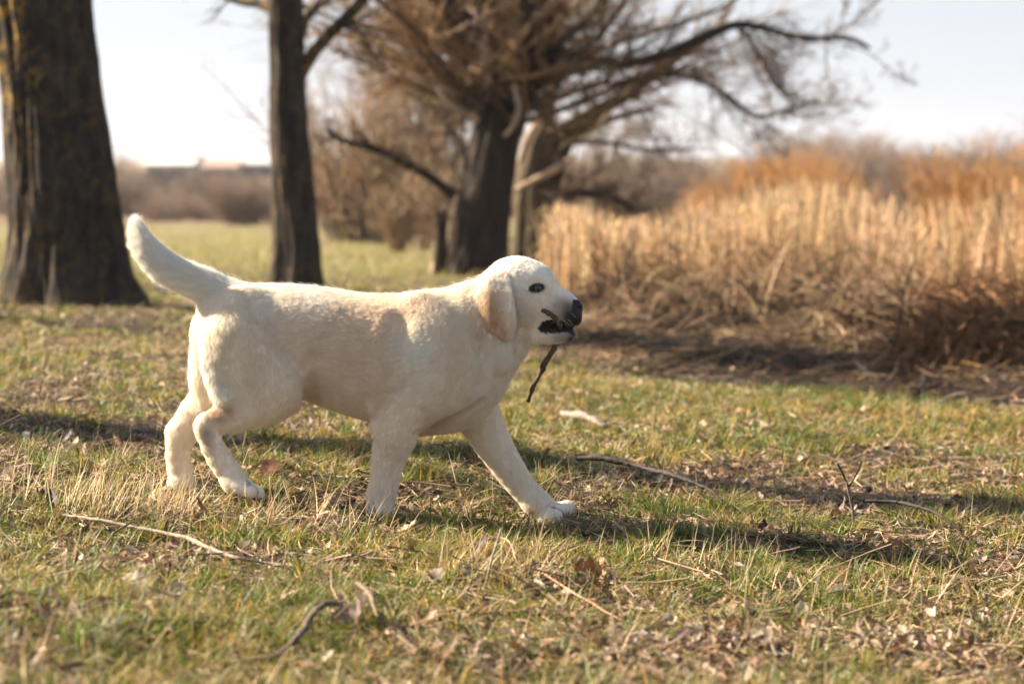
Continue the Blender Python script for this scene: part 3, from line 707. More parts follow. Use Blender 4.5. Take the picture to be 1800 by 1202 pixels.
    # shrubs
    def shrub(name, lab, px, py, y, wpx, hpx, cols, n=60, fine=7, up=.3, grp='shrubs beyond the meadow', lift=0, twig=.004, z0=None):
        bx = P(px, py, y); zg = float(H(bx[0], bx[1])); w = wpx * y / FPX / 2; h = hpx * y / FPX; base = np.array([bx[0], y, zg])
        h = max(h, P(px, py - hpx, y)[2] - zg)
        e = empty(name, tuple(base)); tag(e, lab, 'shrub', grp)
        a = rng.random(n) * 6.283; r = rng.random(n) ** .5 * .45
        st = base + np.stack([np.cos(a) * r * w, np.sin(a) * r * w, 0 * a], 1)
        dd = np.stack([np.cos(a) * r * 2.0 * w / h, np.sin(a) * r * 1.6 * w / h, .7 + .3 * rng.random(n)], 1)
        p_, r_ = whips(st, dd, h * (.7 + .35 * rng.random(n)), np.full(n, max(.006, h * .012)), 9, up, .10)
        pp = [tubes(p_, r_, 5, mixcols(n, cols, [2, 2, 1]))]
        tmesh('stem', pp, crown_mat, e)
        pr = crown(p_, r_, [(9, .45, .5, .6, dict(k=6, up=.3)), (fine, .55, .55, .7, dict(k=4, up=.2))], [(cols, [2, 2, 1])])
        tmesh('twigs', [(V, Q, C) for V, Q, C in pr], crown_mat, e)
        return e
    BRN = [(.22, .155, .115), (.27, .195, .145), (.17, .12, .09)]
    ORG = [(.46, .235, .08), (.38, .195, .07), (.55, .32, .13)]
    TAN_ = [(.29, .19, .11), (.23, .15, .09), (.36, .25, .15)]
    shrub('bare_shrub', 'wide brown leafless shrub left of the slim trunk at the far side of the meadow', 425, 405, 46, 130, 85, BRN, 90, 9)
    shrub('bare_shrub', 'small brown shrub beyond the tip of the tail', 300, 402, 55, 90, 50, BRN, 60)
    shrub('bare_shrub', 'dark brown shrub in the gap between the large trunk and the tail', 225, 400, 60, 70, 70, BRN, 60)
    shrub('bare_shrub', 'orange brown shrub midway between the slim trunk and the old willow', 655, 395, 40, 130, 110, TAN_, 60, 6)
    shrub('bare_shrub', 'thin brown sapling clump right of the slim trunk', 590, 470, 30, 60, 85, BRN, 30)
    shrub('bare_shrub', 'pinkish brown shrub close to the torn side of the old willow', 700, 445, 24, 60, 110, TAN_, 40)
    shrub('bare_shrub', 'tan thicket just left of the old willow', 740, 440, 26, 90, 150, TAN_, 26, 4)
    shrub('bare_tree', 'tall loose bare tree behind the low dark limb of the old willow', 650, 440, 30, 230, 290, TAN_, 44, 6, up=.45, grp=None)
    shrub('bare_tree', 'tall thin bare tree filling the gap left of the old willow trunk', 745, 440, 32, 170, 330, BRN, 36, 6, up=.45, grp=None)
    shrub('bare_tree', 'hazy bare tree behind the mossy willow and its right hand limbs', 1040, 430, 34, 170, 220, BRN, 36, 6, up=.4, grp=None)
    shrub('bare_shrub', 'brown shrub behind the far end of the low dark limb', 1125, 420, 50, 150, 105, BRN, 110, 9)
    shrub('bare_shrub', 'grey brown shrub rising over the reeds in the right distance', 1625, 420, 46, 150, 128, BRN, 150, 14)
    shrub('orange_shrub', 'tallest bright orange shrub above the middle of the reeds', 1375, 420, 34, 150, 124, ORG, 150, 15, grp='orange shrubs above the reeds')
    shrub('orange_shrub', 'small orange shrub over the left part of the reeds', 1245, 430, 38, 80, 90, ORG, 80, 14, grp='orange shrubs above the reeds')
    shrub('orange_shrub', 'orange shrub with a blunt top behind the reeds, second from the right', 1470, 420, 33, 80, 100, ORG, 60, 9, grp='orange shrubs above the reeds')
    shrub('orange_shrub', 'broad orange shrub at the right edge of the reeds', 1760, 470, 18, 190, 155, ORG, 130, 12, grp='orange shrubs above the reeds')
    shrub('red_shrub', 'reddish brown arching shrub in front of the reeds at the right edge', 1740, 610, 10.4, 240, 130, [(.27, .13, .055), (.21, .10, .045), (.34, .185, .085)], 70, 6, up=-.3, grp=None)
    # distant hedgerow bushes: light copies of two shapes
    protoA = shrub('hedgerow_tree', 'bare brown tree in the distant hedgerow', 160, 400, 80, 120, 95, BRN, 90, 9, grp='trees of the distant hedgerow')
    LAB = 'bare brown tree in the distant hedgerow'
    places = [(-7.4, 84, 1.1), (-14.5, 90, 1.2), (-12.2, 100, .9), (-9.6, 112, 1.1), (-6, 104, .9), (-3.6, 96, 1.15), (-1.2, 88, 1.1), (1.2, 92, 1.2), (3.6, 84, 1.15), (5.2, 90, 1.25), (7.2, 82, 1.2), (9.4, 90, 1.25), (11.6, 84, 1.35), (14.2, 86, 1.4), (16.5, 84, 1.5), (18.8, 88, 1.6), (-17.5, 86, 1.3), (12.8, 98, 1.5), (20, 98, 1.6)]
    for i, (x, y, s_) in enumerate(places):
        c = protoA.copy(); COL.objects.link(c); c.location = (x, y, float(H(x, y)) - .1); s_ *= .48 + (.45 if x > 4 else .22) * ((i * 7) % 5) / 4; c.scale = (s_ * 2.2, s_ * 1.6, s_); c.rotation_euler = (0, 0, i * 1.7)
        for ch in protoA.children:
            d = ch.copy(); COL.objects.link(d); d.parent = c
    protoB = shrub('field_shrub', 'low brown shrub on the far margin of the meadow', 470, 400, 49, 120, 62, [(.28, .20, .145), (.24, .17, .125), (.20, .135, .10)], 60, 8, grp='low shrubs along the far margin of the meadow')
    for i in range(34):
        x = -16 + 16.5 * (i + .6 * rng.random()) / 34; y = 50 + 34 * rng.random()
        c = protoB.copy(); COL.objects.link(c); c.location = (x, y, float(H(x, y)) - .05); s_ = .8 + .6 * rng.random(); c.scale = (s_ * 1.4, s_ * 1.2, s_ * (.7 + .3 * rng.random()) * y / 55); c.rotation_euler = (0, 0, i * 1.7)
        for ch in protoB.children:
            d = ch.copy(); COL.objects.link(d); d.parent = c
    # houses on the rise
    plaster = [(.55, .50, .45), (.62, .55, .47), (.46, .38, .32)]
    def flat(name, col, rough=.9, sc2=3):
        m, nt, out = new_mat(name); b = N(nt, 'ShaderNodeBsdfPrincipled'); b.inputs['Roughness'].default_value = rough
        c = mixc(nt, 1.0, ramp(nt, noise(nt, sc2, 5, .6), [(.3, (.8, .8, .8)), (.7, (1.1, 1.1, 1.1))]), tuple(col), 'MULTIPLY'); nt.links.new(c, b.inputs['Base Color']); nt.links.new(b.outputs[0], out.inputs[0]); return m
    wm = [flat('house_wall', c) for c in plaster]; rm = [flat('roof_sheet', c) for c in ((.55, .52, .50), (.30, .20, .16), (.42, .40, .40))]; gl = flat('window_glass', (.06, .07, .09), .15); dk = flat('dark_boards', (.05, .045, .045))
    CUBE = np.array([(0,3,2,1),(4,5,6,7),(0,1,5,4),(1,2,6,5),(2,3,7,6),(3,0,4,7)])
    def boxv(x0, x1, y0, y1, z0, z1): return np.array([(x0,y0,z0),(x1,y0,z0),(x1,y1,z0),(x0,y1,z0),(x0,y0,z1),(x1,y0,z1),(x1,y1,z1),(x0,y1,z1)], float)
    def house(x, y, w, d, h, rh, lab, i, j, flatroof=False):
        z = float(H(x, y)) - .3; e = empty('house', (x, y, z)); tag(e, lab, 'house', 'houses on the far rise')
        mesh_np('wall', boxv(x - w/2, x + w/2, y, y + d, z, z + h), CUBE, wm[i], e, False)
        if flatroof: mesh_np('roof', boxv(x - w/2 - .2, x + w/2 + .2, y - .2, y + d + .2, z + h + .003, z + h + .25), CUBE, rm[j], e, False)
        else:
            o_ = .3; V = np.array([(x-w/2-o_, y-o_, z+h), (x+w/2+o_, y-o_, z+h), (x+w/2+o_, y+d+o_, z+h), (x-w/2-o_, y+d+o_, z+h), (x-w/2-o_, y+d/2, z+h+rh), (x+w/2+o_, y+d/2, z+h+rh)])
            mesh_np('roof', V, [np.array([(0,1,5,4), (2,3,4,5), (3,2,1,0)]), np.array([(1,2,5), (3,0,4)])], rm[j], e, False)
        nw = max(2, int(w / 2.2))
        for k in range(nw):
            cx = x - w/2 + (k + .5) * w / nw
            mesh_np('window', boxv(cx - .45, cx + .45, y - .04, y + .02, z + h * .45, z + h * .45 + 1.1 if h > 2.4 else z + h * .8), CUBE, gl, e, False)
    Y0 = 125
    def hx(px): return (px - 900) / FPX * Y0
    house(hx(295), Y0, 2.2, 4, 1.3, .35, 'low house with a pale sheet roof on the rise, seen over the tail', 0, 0)
    house(hx(350), Y0 + 8, 1.8, 4, 1.0, .4, 'small pale house with a brown roof right of the sheet roofed house', 1, 1)
    house(hx(410), Y0 + 12, 2.0, 4, 1.1, .4, 'grey house nearest the left side of the slim trunk', 0, 2)
    house(hx(245), Y0 + 15, 1.6, 4, 1.3, .4, 'brown roofed house beside the large tree trunk', 2, 1)
    house((578 - 900) / FPX * 90, 90, 1.5, 3, 1.6, .2, 'flat roofed beige house right of the slim trunk', 1, 0, True)
    x, y, z = (618 - 900) / FPX * 60, 60, float(H(-4, 60)) - .1
    e = empty('shed', (x, y, z)); tag(e, 'small dark shed at the far side of the meadow right of the slim trunk', 'shed')
    mesh_np('wall', boxv(x - .28, x + .28, y, y + .8, z, z + .55), CUBE, dk, e, False)
    mesh_np('roof', boxv(x - .33, x + .33, y - .05, y + .85, z + .553, z + .60), CUBE, rm[2], e, False)
    x0_, x1_, y = hx(238), hx(335), 118; z = float(H(-18, 118))
    e = empty('board_fence', ((x0_ + x1_) / 2, y, z)); tag(e, 'dark board fence below the far houses', 'fence')
    mesh_np('board_panel', boxv(x0_, x1_, y, y + .06, z, z + .75), CUBE, dk, e, False)
    for k in range(6):
        xx = x0_ + (x1_ - x0_) * k / 5; mesh_np('post', boxv(xx - .05, xx + .05, y - .07, y - .003, z, z + .85), CUBE, dk, e, False)

    # thin spring haze over the fields
    z0_, z1_ = float(H(0, 60)) - 4, 30
    hzm, nt, out = new_mat('haze_air'); pv = N(nt, 'ShaderNodeVolumePrincipled'); pv.inputs['Color'].default_value = (.93, .94, .97, 1); pv.inputs['Density'].default_value = HAZE; pv.inputs['Anisotropy'].default_value = .3
    nt.links.new(pv.outputs[0], out.inputs['Volume'])
    if HAZE > 0:
        hb = mesh_np('haze', boxv(-2200, 2200, -60, 1600, z0_, z1_), CUBE, hzm, None, False); tag(hb, kind='stuff', label='thin pale spring haze in the air over the fields', cat='haze')
# ------------------------------------------------------------------ sticks, twigs, leaves
if ONLY != 'ground':
    def stick(name, lab, cat, rows, cols, bumpy=.25, sides=10, grp=None, parent=None, step=.006, seed=0):
        """rows x,y,z,r in metres"""
        c = catmull(rows, step); n = len(c); k = np.arange(n)
        r = c[:, 3] * (1 + bumpy * vnoise(k * .23 + seed, k * 0., seed=seed) + bumpy * .8 * np.clip(vnoise(k * .11, k * 0. + 3, seed=seed + 1) - .45, 0, 1) * 3)
        p = c[:, :3] + (c[:, 3] * .5)[:, None] * np.stack([vnoise(k * .09, k * 0. + j, seed=seed + 5 + j) for j in range(3)], 1)
        col = np.array(cols); V, Q, _ = tubes(p[None], r[None], sides)
        t = .5 + .5 * fbm(V[:, 0] * 90, V[:, 1] * 90, V[:, 2] * 90, seed=seed, oct=3)
        V = V + 0.42 * np.median(r) * np.stack([vnoise(V[:, 0] * 260, V[:, 1] * 260, V[:, 2] * 260 + 9 * j, seed=seed) for j in range(3)], 1)
        C = np.concatenate([col[0] * (1 - t[:, None]) + col[1] * t[:, None], np.ones((len(V), 1))], 1)
        m = n * sides
        ends = [np.stack([np.arange(sides // 2 - 1) + o, np.arange(sides // 2 - 1) + 1 + o, sides - 2 - np.arange(sides // 2 - 1) + o, sides - 1 - np.arange(sides // 2 - 1) + o], 1) for o in (0, m - sides)]
        ob = mesh_np(name, V, np.concatenate([Q] + ends), stick_mat, parent, True, {'tint': ('FLOAT_COLOR', 'POINT', C)})
        if lab: tag(ob, lab, cat, grp)
        return ob
    stick_mat = attr_mat('stick_bark', .75, 0, .3, 400, .6, .0015, 200)
    def D(px, py, w, rpx):
        p = P(px, py, DD - w); return (p[0], p[1], p[2], rpx * (DD - w) / FPX)
    DARKB = [(.012, .008, .006), (.055, .038, .026)]
    s1 = stick('chewed_stick', 'rough dark stick held in the mouth of the puppy, hanging below its chin', 'stick',
          [D(950, 546, .040, 3.5), D(958, 549, .040, 4.2), D(968, 554, .038, 4.7), D(978, 562, .032, 4.7), D(985, 572, .016, 4.5), D(986, 578, -.004, 5.0), D(984, 584, -.026, 4.7), D(981, 593, -.042, 4.7), D(976, 606, -.046, 5.2),
           D(968, 622, -.047, 4.2), D(957, 640, -.048, 4.5), D(950, 656, -.048, 3.5), D(940, 676, -.049, 3.8), D(934, 690, -.05, 3.1), D(929, 706, -.05, 2.6)], [(.030, .020, .013), (.19, .13, .085)], .22, 10, seed=3)
    def on(px, py, up=.01, r=.003):
        q = hit(px, py); return (q[0], q[1], q[2] + up, r)
    stick('fallen_branch', 'long pale weathered branch lying in the grass at the lower left', 'branch', [on(110, 925, .02, .0026), on(170, 940, .025, .0032), on(240, 955, .025, .0034), on(310, 964, .022, .0034), on(360, 985, .024, .0034), on(410, 1004, .022, .003), on(470, 1012, .02, .0026), on(560, 1018, .015, .0018)], [(0.198, 0.144, 0.094), (0.307, 0.238, 0.169)], .2, seed=5)
    stick('fallen_branch', 'dark thin branch lying right of the outstretched paw', 'branch', [on(1012, 850, .055, .0058), on(1060, 856, .058, .0055), on(1120, 868, .058, .005), on(1180, 880, .052, .0045), on(1245, 900, .045, .0028), on(1270, 912, .03, .0018)], DARKB, .2, seed=7)  # bark tint near-black, standing in for the shade over this branch
    stick('fallen_branch', 'dark curved branch lying at the right edge below the forked twig', 'branch', [on(1520, 925, .05, .0030), on(1580, 934, .055, .0034), on(1640, 952, .055, .003), on(1690, 970, .04, .0018)], [(0.015, 0.010, 0.008), (0.040, 0.025, 0.017)], .2, seed=9)
    stick('fallen_branch', 'curved grey brown branch in the leaves at the bottom left of centre', 'branch', [on(470, 1180, .015, .004), on(500, 1168, .02, .004), on(530, 1152, .03, .004), on(548, 1125, .035, .0038), on(575, 1108, .035, .0036), on(600, 1098, .03, .003)], [(0.075, 0.051, 0.037), (0.130, 0.092, 0.068)], .2, seed=11)
    stick('fallen_branch', 'short tan branch running down to the right, left of the bottom centre', 'branch', [on(628, 1062, .03, .0035), on(650, 1085, .03, .0034), on(668, 1112, .02, .003), on(735, 1165, .015, .0028)], [(0.130, 0.087, 0.050), (0.186, 0.137, 0.087)], .2, seed=12)
    stick('reddish_twig', 'thin reddish stem arching over the litter in front of the planted paw', 'stem', [on(760, 990, .012, .0017), on(820, 982, .022, .0018), on(872, 978, .03, .0019), on(897, 986, .03, .0018), on(912, 1010, .008, .0015)], [(0.248, 0.124, 0.074), (0.341, 0.198, 0.124)], .1, seed=13)
    stick('reddish_twig', 'straight reddish stem below the outstretched paw', 'stem', [on(940, 1005, .008, .0016), on(985, 992, .022, .0017), on(1030, 985, .028, .0016), on(1082, 979, .03, .0011)], [(0.260, 0.130, 0.074), (0.360, 0.211, 0.136)], .1, seed=14)
    stick('reddish_twig', 'reddish stem slanting down to the right in the lower right litter', 'stem', [on(958, 1032, .02, .0018), on(1000, 1060, .02, .0018), on(1050, 1084, .015, .0016), on(1095, 1102, .01, .0012)], [(0.260, 0.143, 0.087), (0.372, 0.223, 0.136)], .1, seed=15)
    stick('dead_twig', 'dead upright stem leaning over the litter between the front paws', 'stem', [on(855, 1040, 0, .0022), tuple(P(862, 990, hit(855, 1040)[1])) + (.0022,), tuple(P(880, 930, hit(855, 1040)[1] + .04)) + (.0018,)], [(0.223, 0.161, 0.112), (0.322, 0.248, 0.174)], .1, seed=16)
    # forked twig standing on the right
    q = hit(1500, 928); yq = q[1]
    def F(px, py, r, dy=0.): return tuple(P(px, py, yq + dy)) + (r * yq / FPX,)
    e = empty('forked_twig', tuple(q)); tag(e, 'upright forked dark twig standing in the grass on the right', 'twig')
    stick('stem', None, None, [(q[0], q[1], q[2] - .01, .0032), F(1500, 905, 2.6), F(1497, 885, 2.3), F(1492, 862, 2.3), F(1488, 845, 2.2)], [(0.124, 0.087, 0.062), (0.211, 0.161, 0.124)], .25, parent=e, seed=17)
    stick('twig_arm', None, None, [F(1491, 856, 2.0), F(1484, 836, 2.0), F(1477, 822, 1.8), F(1473, 814, 1.6)], DARKB, .25, parent=e, seed=18)
    stick('twig_arm', None, None, [F(1491, 856, 2.0), F(1500, 843, 1.8), F(1508, 828, 1.6), F(1515, 810, 1.1)], DARKB, .25, parent=e, seed=19)
    # pale driftwood piece
    q1, q2 = hit(990, 738), hit(1062, 756)
    stick('wood_scrap', 'bleached flat piece of wood lying in the grass beyond the chest', 'wood scrap', [tuple(q1 + [0, 0, .015]) + (.006,), tuple((q1 + q2) / 2 + [0, 0, .02]) + (.010,), tuple(q2 + [0, 0, .01]) + (.006,)], [(0.177, 0.135, 0.102), (0.256, 0.205, 0.167)], .3, seed=21)
    # single big dead leaves
    def leaf(lab, px, py, L, Wd, az, el, bend, col, roll=0., up=.012, cup=.5):
        q = hit(px, py); segs = 12
        V, Q, C = ribbons(np.array([[q[0], q[1], q[2] + up]]), np.array([az]), np.array([el]), np.array([bend]), np.array([L]), np.array([Wd]), np.array([col]), segs, np.array([roll]), mid=[.05, .45, .72, .88, .98, 1, .97, .9, .8, .66, .48, .28, .03])
        Vn = V.reshape(segs + 1, 2, 3); cen = Vn.mean(1); half = (Vn[:, 1] - Vn[:, 0]) / 2; nr = norm(np.cross(np.gradient(cen, axis=0), half)); nr *= np.sign(nr[:, 2:3].mean() + 1e-6)
        us = np.linspace(-1, 1, 9); r_ = np.random.default_rng(int(px))
        ruff = 1 + .25 * r_.normal(size=(segs + 1, 9))
        G_ = cen[:, None] + us[None, :, None] * half[:, None] * (.92 + .1 * r_.normal(size=(segs + 1, 1, 1))) + (np.abs(us)[None] ** 1.5 * ruff)[..., None] * cup * np.linalg.norm(half, axis=1)[:, None, None] * nr[:, None]
        i = np.arange(segs * 8); a, b_ = i // 8, i % 8
        Q = np.stack([a * 9 + b_, a * 9 + b_ + 1, (a + 1) * 9 + b_ + 1, (a + 1) * 9 + b_], 1)
        C = np.repeat(np.array([list(col) + [1.]]), len(G_.reshape(-1, 3)), 0); C[:, :3] *= .62; C[:, :3] *= np.where(np.abs(np.tile(us, segs + 1)) < .1, 1.25, 1.0)[:, None]
        ob = mesh_np('dead_leaf', G_.reshape(-1, 3), Q, leaf_mat, None, True, {'tint': ('FLOAT_COLOR', 'POINT', C)})
        tag(ob, lab, 'leaf', 'single dead leaves')
    leaf_mat = attr_mat('big_dead_leaf', .65, .22, .3, 250, .7, .0012, 70)
    leaf('upright reddish brown leaf just right of the near hind paw', 462, 848, .045, .040, .2, .9, .5, (.45, .25, .16), 1.2)
    leaf('folded dark brown leaf below the arching red stem', 842, 985, .045, .032, 1.2, .9, .6, (.13, .065, .04), .4)
    leaf('curled rust brown leaf in the shaded litter below the outstretched paw', 1010, 1018, .050, .036, .3, .25, 1.2, (.22, .10, .06), .2, cup=.9)
    leaf('pale pinkish leaf with a rolled edge at the lower left', 252, 1050, .055, .040, 2.6, .5, .9, (.50, .38, .31), .3)
    leaf('pale beige leaf beside the rolled pinkish leaf', 292, 1062, .040, .034, .4, .3, .4, (.56, .44, .36), -.3)
    leaf('dark pointed leaf standing up in the grass at the far left', 95, 905, .045, .022, 1.9, .9, .3, (.09, .06, .05), .5)
    leaf('grey brown crumpled leaf at the bottom left of centre', 625, 1120, .060, .050, 1.4, .8, .9, (.34, .25, .19), .6, cup=.9)
    leaf('bleached oval leaf lying flat right of the bottom centre', 1150, 1138, .045, .030, 2.9, .15, .4, (.52, .42, .35), 0.)
    leaf('pale split leaf in the litter at the lower right', 1010 + 440, 1058, .045, .028, .5, .4, .6, (.55, .46, .38), .5)
    leaf('small pale leaf in the litter straight below the chest', 775, 1035, .035, .026, 2.2, .6, .5, (.30, .22, .16), .4)
# ------------------------------------------------------------------ the puppy

SKIN = (0.62, 0.46, 0.36)
CREAM = np.array((0.90, 0.80, 0.665)); TAN = np.array((0.70, 0.49, 0.31)); WHITE = np.array((0.94, 0.875, 0.78))
chains = []
def chain(pts, k1=0.02, k2=0.03, zs=1.0, fl=0.010, col=CREAM, flip=False, shell=0.0, infl=1.0):
    """pts: (px, py, w, r) ; w metres towards the camera; r in pixels; fur flows along the list"""
    segs = []
    A = []
    if len(pts) > 2:                        # Catmull-Rom through the joints keeps limbs free of knobs
        q = np.array([pts[0]] + list(pts) + [pts[-1]], float); out_ = []
        for i in range(1, len(q) - 2):
            n_ = max(2, int(np.hypot(*(q[i + 1] - q[i])[:2]) / 14))
            for j in range(n_):
                t = j / n_
                out_.append(0.5 * ((2 * q[i]) + (-q[i-1] + q[i+1]) * t + (2*q[i-1] - 5*q[i] + 4*q[i+1] - q[i+2]) * t * t + (-q[i-1] + 3*q[i] - 3*q[i+1] + q[i+2]) * t ** 3))
        out_.append(q[-2]); pts = out_; k1 = 0.003
    for px, py, w, r in pts:
        y = DD - w
        A.append((P(px, py, y), r * y / FPX))
    if len(A) == 1: A = A * 2
    for (a, ra), (b, rb) in zip(A[:-1], A[1:]):
        d = b - a
        L = np.linalg.norm(d)
        segs.append((a, b, ra, rb, (d / L if L > 1e-6 else np.array((-1., 0, 0))) * (-1 if flip else 1)))
    chains.append(dict(segs=segs, k1=k1, k2=k2, zs=zs, fl=fl, col=np.array(col), infl=infl))
def seg_d(p, s, zs):
    a, b, ra, rb, _ = s
    ba = b - a; L2 = max(ba @ ba, 1e-12)
    h = np.clip(((p - a) @ ba) / L2, 0, 1)
    c = p - a - h[..., None] * ba
    c1 = c.copy(); c1[..., 1] /= zs
    return (np.linalg.norm(c1, axis=-1) - (ra + h * (rb - ra))) * (1.0 if zs >= 1 else (zs + 1) / 2)
def smin(a, b, k):
    h = np.maximum(k - np.abs(a - b), 0) / k
    return np.minimum(a, b) - h * h * k * 0.25
def smax(a, b, k): return -smin(-a, -b, k)

# trunk: chest -> rump
chain([(790,658,0,86),(735,640,0,110),(690,636,0,110),(620,624,0,101),(550,606,0,95),(485,592,0,83),(420,580,0,70),(398,584,0,60)], 0.03, 0.02, 0.82, 0.013)
chain([(745,575,0,52),(640,575,0,50),(500,560,0,52),(430,556,0,46)], 0.02, 0.03, 1.1, 0.012, WHITE)       # back
chain([(852,668,0,26),(800,678,0,70),(745,692,0,68)], 0.03, 0.03, 0.85, 0.015)                                # breast
# neck: head -> shoulders
chain([(900,518,0,50),(862,548,0,62),(822,580,0,80),(775,608,0,90)], 0.03, 0.03, 0.86, 0.016)
chain([(908,588,0,33),(880,618,0,38),(846,655,0,40)], 0.03, 0.03, 0.95, 0.016)                            # throat
chain([(862,585,.045,22),(872,610,.05,18),(878,632,.045,14)], 0.03, 0.02, 0.9, 0.016, WHITE)                # ruff under the ear
# shoulder blade and upper arm, near / far
for s in (1, -1):
    chain([(742,548,.040*s,26),(775,595,.062*s,36),(800,655,.068*s,44)], 0.03, 0.03, 0.55, 0.014)
    chain([(800,655,.066*s,44),(760,692,.068*s,42),(712,712,.066*s,38)], 0.03, 0.03, 0.6, 0.012)
# thigh mass, near / far
for s in (1, -1):
    chain([(430,545,.040*s,40),(425,600,.058*s,62),(450,655,.060*s,70),(475,678,.060*s,59)], 0.03, 0.020, 0.50, 0.012)
# near hind leg: knee -> hock -> paw
chain([(478,680,.064,58),(448,706,.064,45),(408,730,.064,30),(372,744,.066,21),(362,752,.066,18)], 0.018, 0.012, 0.62, 0.009)
chain([(361,747,.066,17),(374,785,.066,20),(394,818,.067,21),(414,845,.067,21)], 0.012, 0.01, 0.85, 0.007)
# far hind leg
chain([(400,640,-.045,60),(385,690,-.055,42),(350,728,-.060,34),(322,760,-.062,26)], 0.02, 0.02, 0.75, 0.011)
chain([(316,762,-.062,22),(313,800,-.062,21),(317,838,-.062,20),(320,858,-.062,22)], 0.012, 0.012, 0.85, 0.008)
# breeches (back of the thighs)
chain([(372,585,-.02,26),(366,632,-.03,28),(364,675,-.035,27),(368,705,-.04,24)], 0.02, 0.02, 1.2, 0.015)
chain([(376,592,.045,24),(382,640,.055,28),(402,690,.062,30)], 0.02, 0.012, 0.8, 0.015, WHITE)
# near front leg
chain([(722,700,.066,44),(708,735,.066,40),(694,770,.064,36),(682,810,.062,28.5),(676,845,.061,25),(671,868,.060,25),(669,888,.060,22.5),(669,906,.060,22.5)], 0.014, 0.016, 0.78, 0.008)
chain([(668,722,.070,20),(662,748,.066,12)], 0.014, 0.012, 0.6, 0.009)           # elbow
# far front leg, reaching forward
chain([(815,690,-.055,52),(845,740,-.060,38),(868,782,-.060,31),(898,828,-.060,26),(922,860,-.060,22.5),(945,885,-.060,22)], 0.014, 0.014, 0.85, 0.008)
# paws
TOES = []; CLAWS = []
def paw(cx, cy, w, a, toes, r=12, pad=19, fl=0.005, back=None):
    ca, sa = math.cos(a), math.sin(a)
    for i, (fx, fy, ww, rr) in enumerate(toes):
        TOES.append(len(chains)); CLAWS.append((cx + (fx+rr*.8)*ca + (fy+rr*.45)*sa*0, cy + (fx+rr*.8)*sa + fy*ca + rr*.35, w + ww, a))
        chain([(cx + (fx-20)*ca + fy*sa, cy + (fx-20)*sa*1.0 + fy*ca, w + ww*0.8, rr*1.0), (cx + fx*ca + fy*sa, cy + fx*sa + fy*ca, w + ww, rr)], 0.006, 0.0018, 0.85, .0050, infl=.9)
paw(434, 858, .067, .42, [(4,5,.025,12.5),(20,0,.010,12),(20,0,-.010,12.5),(9,0,-.025,12)])
chain([(412,846,.067,21),(428,856,.067,15)], 0.01, 0.012, 1.15, 0.006)
chain([(319,852,-.062,21),(328,864,-.062,15)], 0.01, 0.012, 1.1, 0.006)
paw(330, 868, -.062, .1, [(6,0,.022,11),(14,-1,.008,12),(14,-1,-.008,12),(6,0,-.02,11)])
chain([(669,906,.060,24),(676,920,.060,16)], 0.01, 0.012, 1.15, 0.006)
paw(689, 922, .060, .14, [(3,2,.026,12),(20,-1,.010,12),(20,-2,-.010,12.5),(8,0,-.026,12)])
chain([(940,882,-.060,21),(968,898,-.060,18)], 0.01, 0.012, 1.15, 0.006)
paw(978, 899, -.060, -.20, [(0,8,.024,12.5),(15,2,.009,13.5),(19,-3,-.009,13.5),(12,0,-.024,12)])
# tail: base -> tip
chain([(432,548,0,34),(400,526,0,33),(368,508,0,30),(330,490,0,27),(294,472,0,25),(264,446,0,22),(247,418,0,16),(241,398,0,8)], 0.02, 0.02, 0.9, 0.022, WHITE)
# head.  muzzle -> skull -> nape
chain([(908,507,0,49),(890,520,0,46)], 0.02, 0.02, 1.00, 0.007, WHITE)
chain([(938,500,0,38),(915,500,0,44),(900,498,0,41)], 0.02, 0.02, 1.08, 0.006, WHITE)
chain([(958,540,0,36),(920,545,0,48)], 0.02, 0.02, 0.96, 0.007)
chain([(958,498,.030,11),(936,486,.034,12)], 0.01, 0.016, 1.0, 0.005, WHITE)    # brows
chain([(958,498,-.030,11),(936,486,-.034,12)], 0.01, 0.016, 1.0, 0.005, WHITE)
chain([(1003,547,0,21),(987,541,0,31),(955,534,0,34)], 0.014, 0.014, 0.92, 0.003, CREAM)     # upper muzzle
for s in (1, -1):
    chain([(1008,560,.007*s,15),(993,558,.017*s,18),(966,552,.022*s,19)], 0.01, 0.006, 0.72, 0.0025, CREAM, infl=.7)       # flews
chain([(1001,588,0,11.5),(978,590,0,14),(945,584,0,22),(920,575,0,34)], 0.012, 0.010, 1.1, 0.004, CREAM)          # lower jaw
chain([(1011,539,0,13.5),(1005,538,0,13)], 0.01, 0.004, 1.1, 0.0, (0.012,0.010,0.010), infl=.5)                        # nose
NOSE = len(chains) - 1

CUTS = []
def cut(pts, k, zs=1.0):
    A = [(P(px, py, DD - w), r * (DD - w) / FPX) for px, py, w, r in pts]
    CUTS.append(([(a, b, ra, rb, None) for (a, ra), (b, rb) in zip(A[:-1], A[1:])], k, zs))
# the open mouth, eye sockets, nostrils, toe gaps and folds
cut([(1035,576,0,4.0),(1012,576,0,3.5)], 0.003, 6.0)
for s in (1, -1):
    cut([(1014,576,.016*s,3.4),(1000,577,.024*s,4.6),(982,574,.030*s,5.8),(965,572,.036*s,6.0),(955,574,.040*s,3.0)], 0.003, 2.0)
for s in (1, -1):
    cut([(951,508,.046*s,7.5),(938,507,.054*s,7.0)], 0.010, 1.0)
    cut([(1021,540,.010*s,3.2),(1015,543,.0165*s,2.4)], 0.003, 1.0)
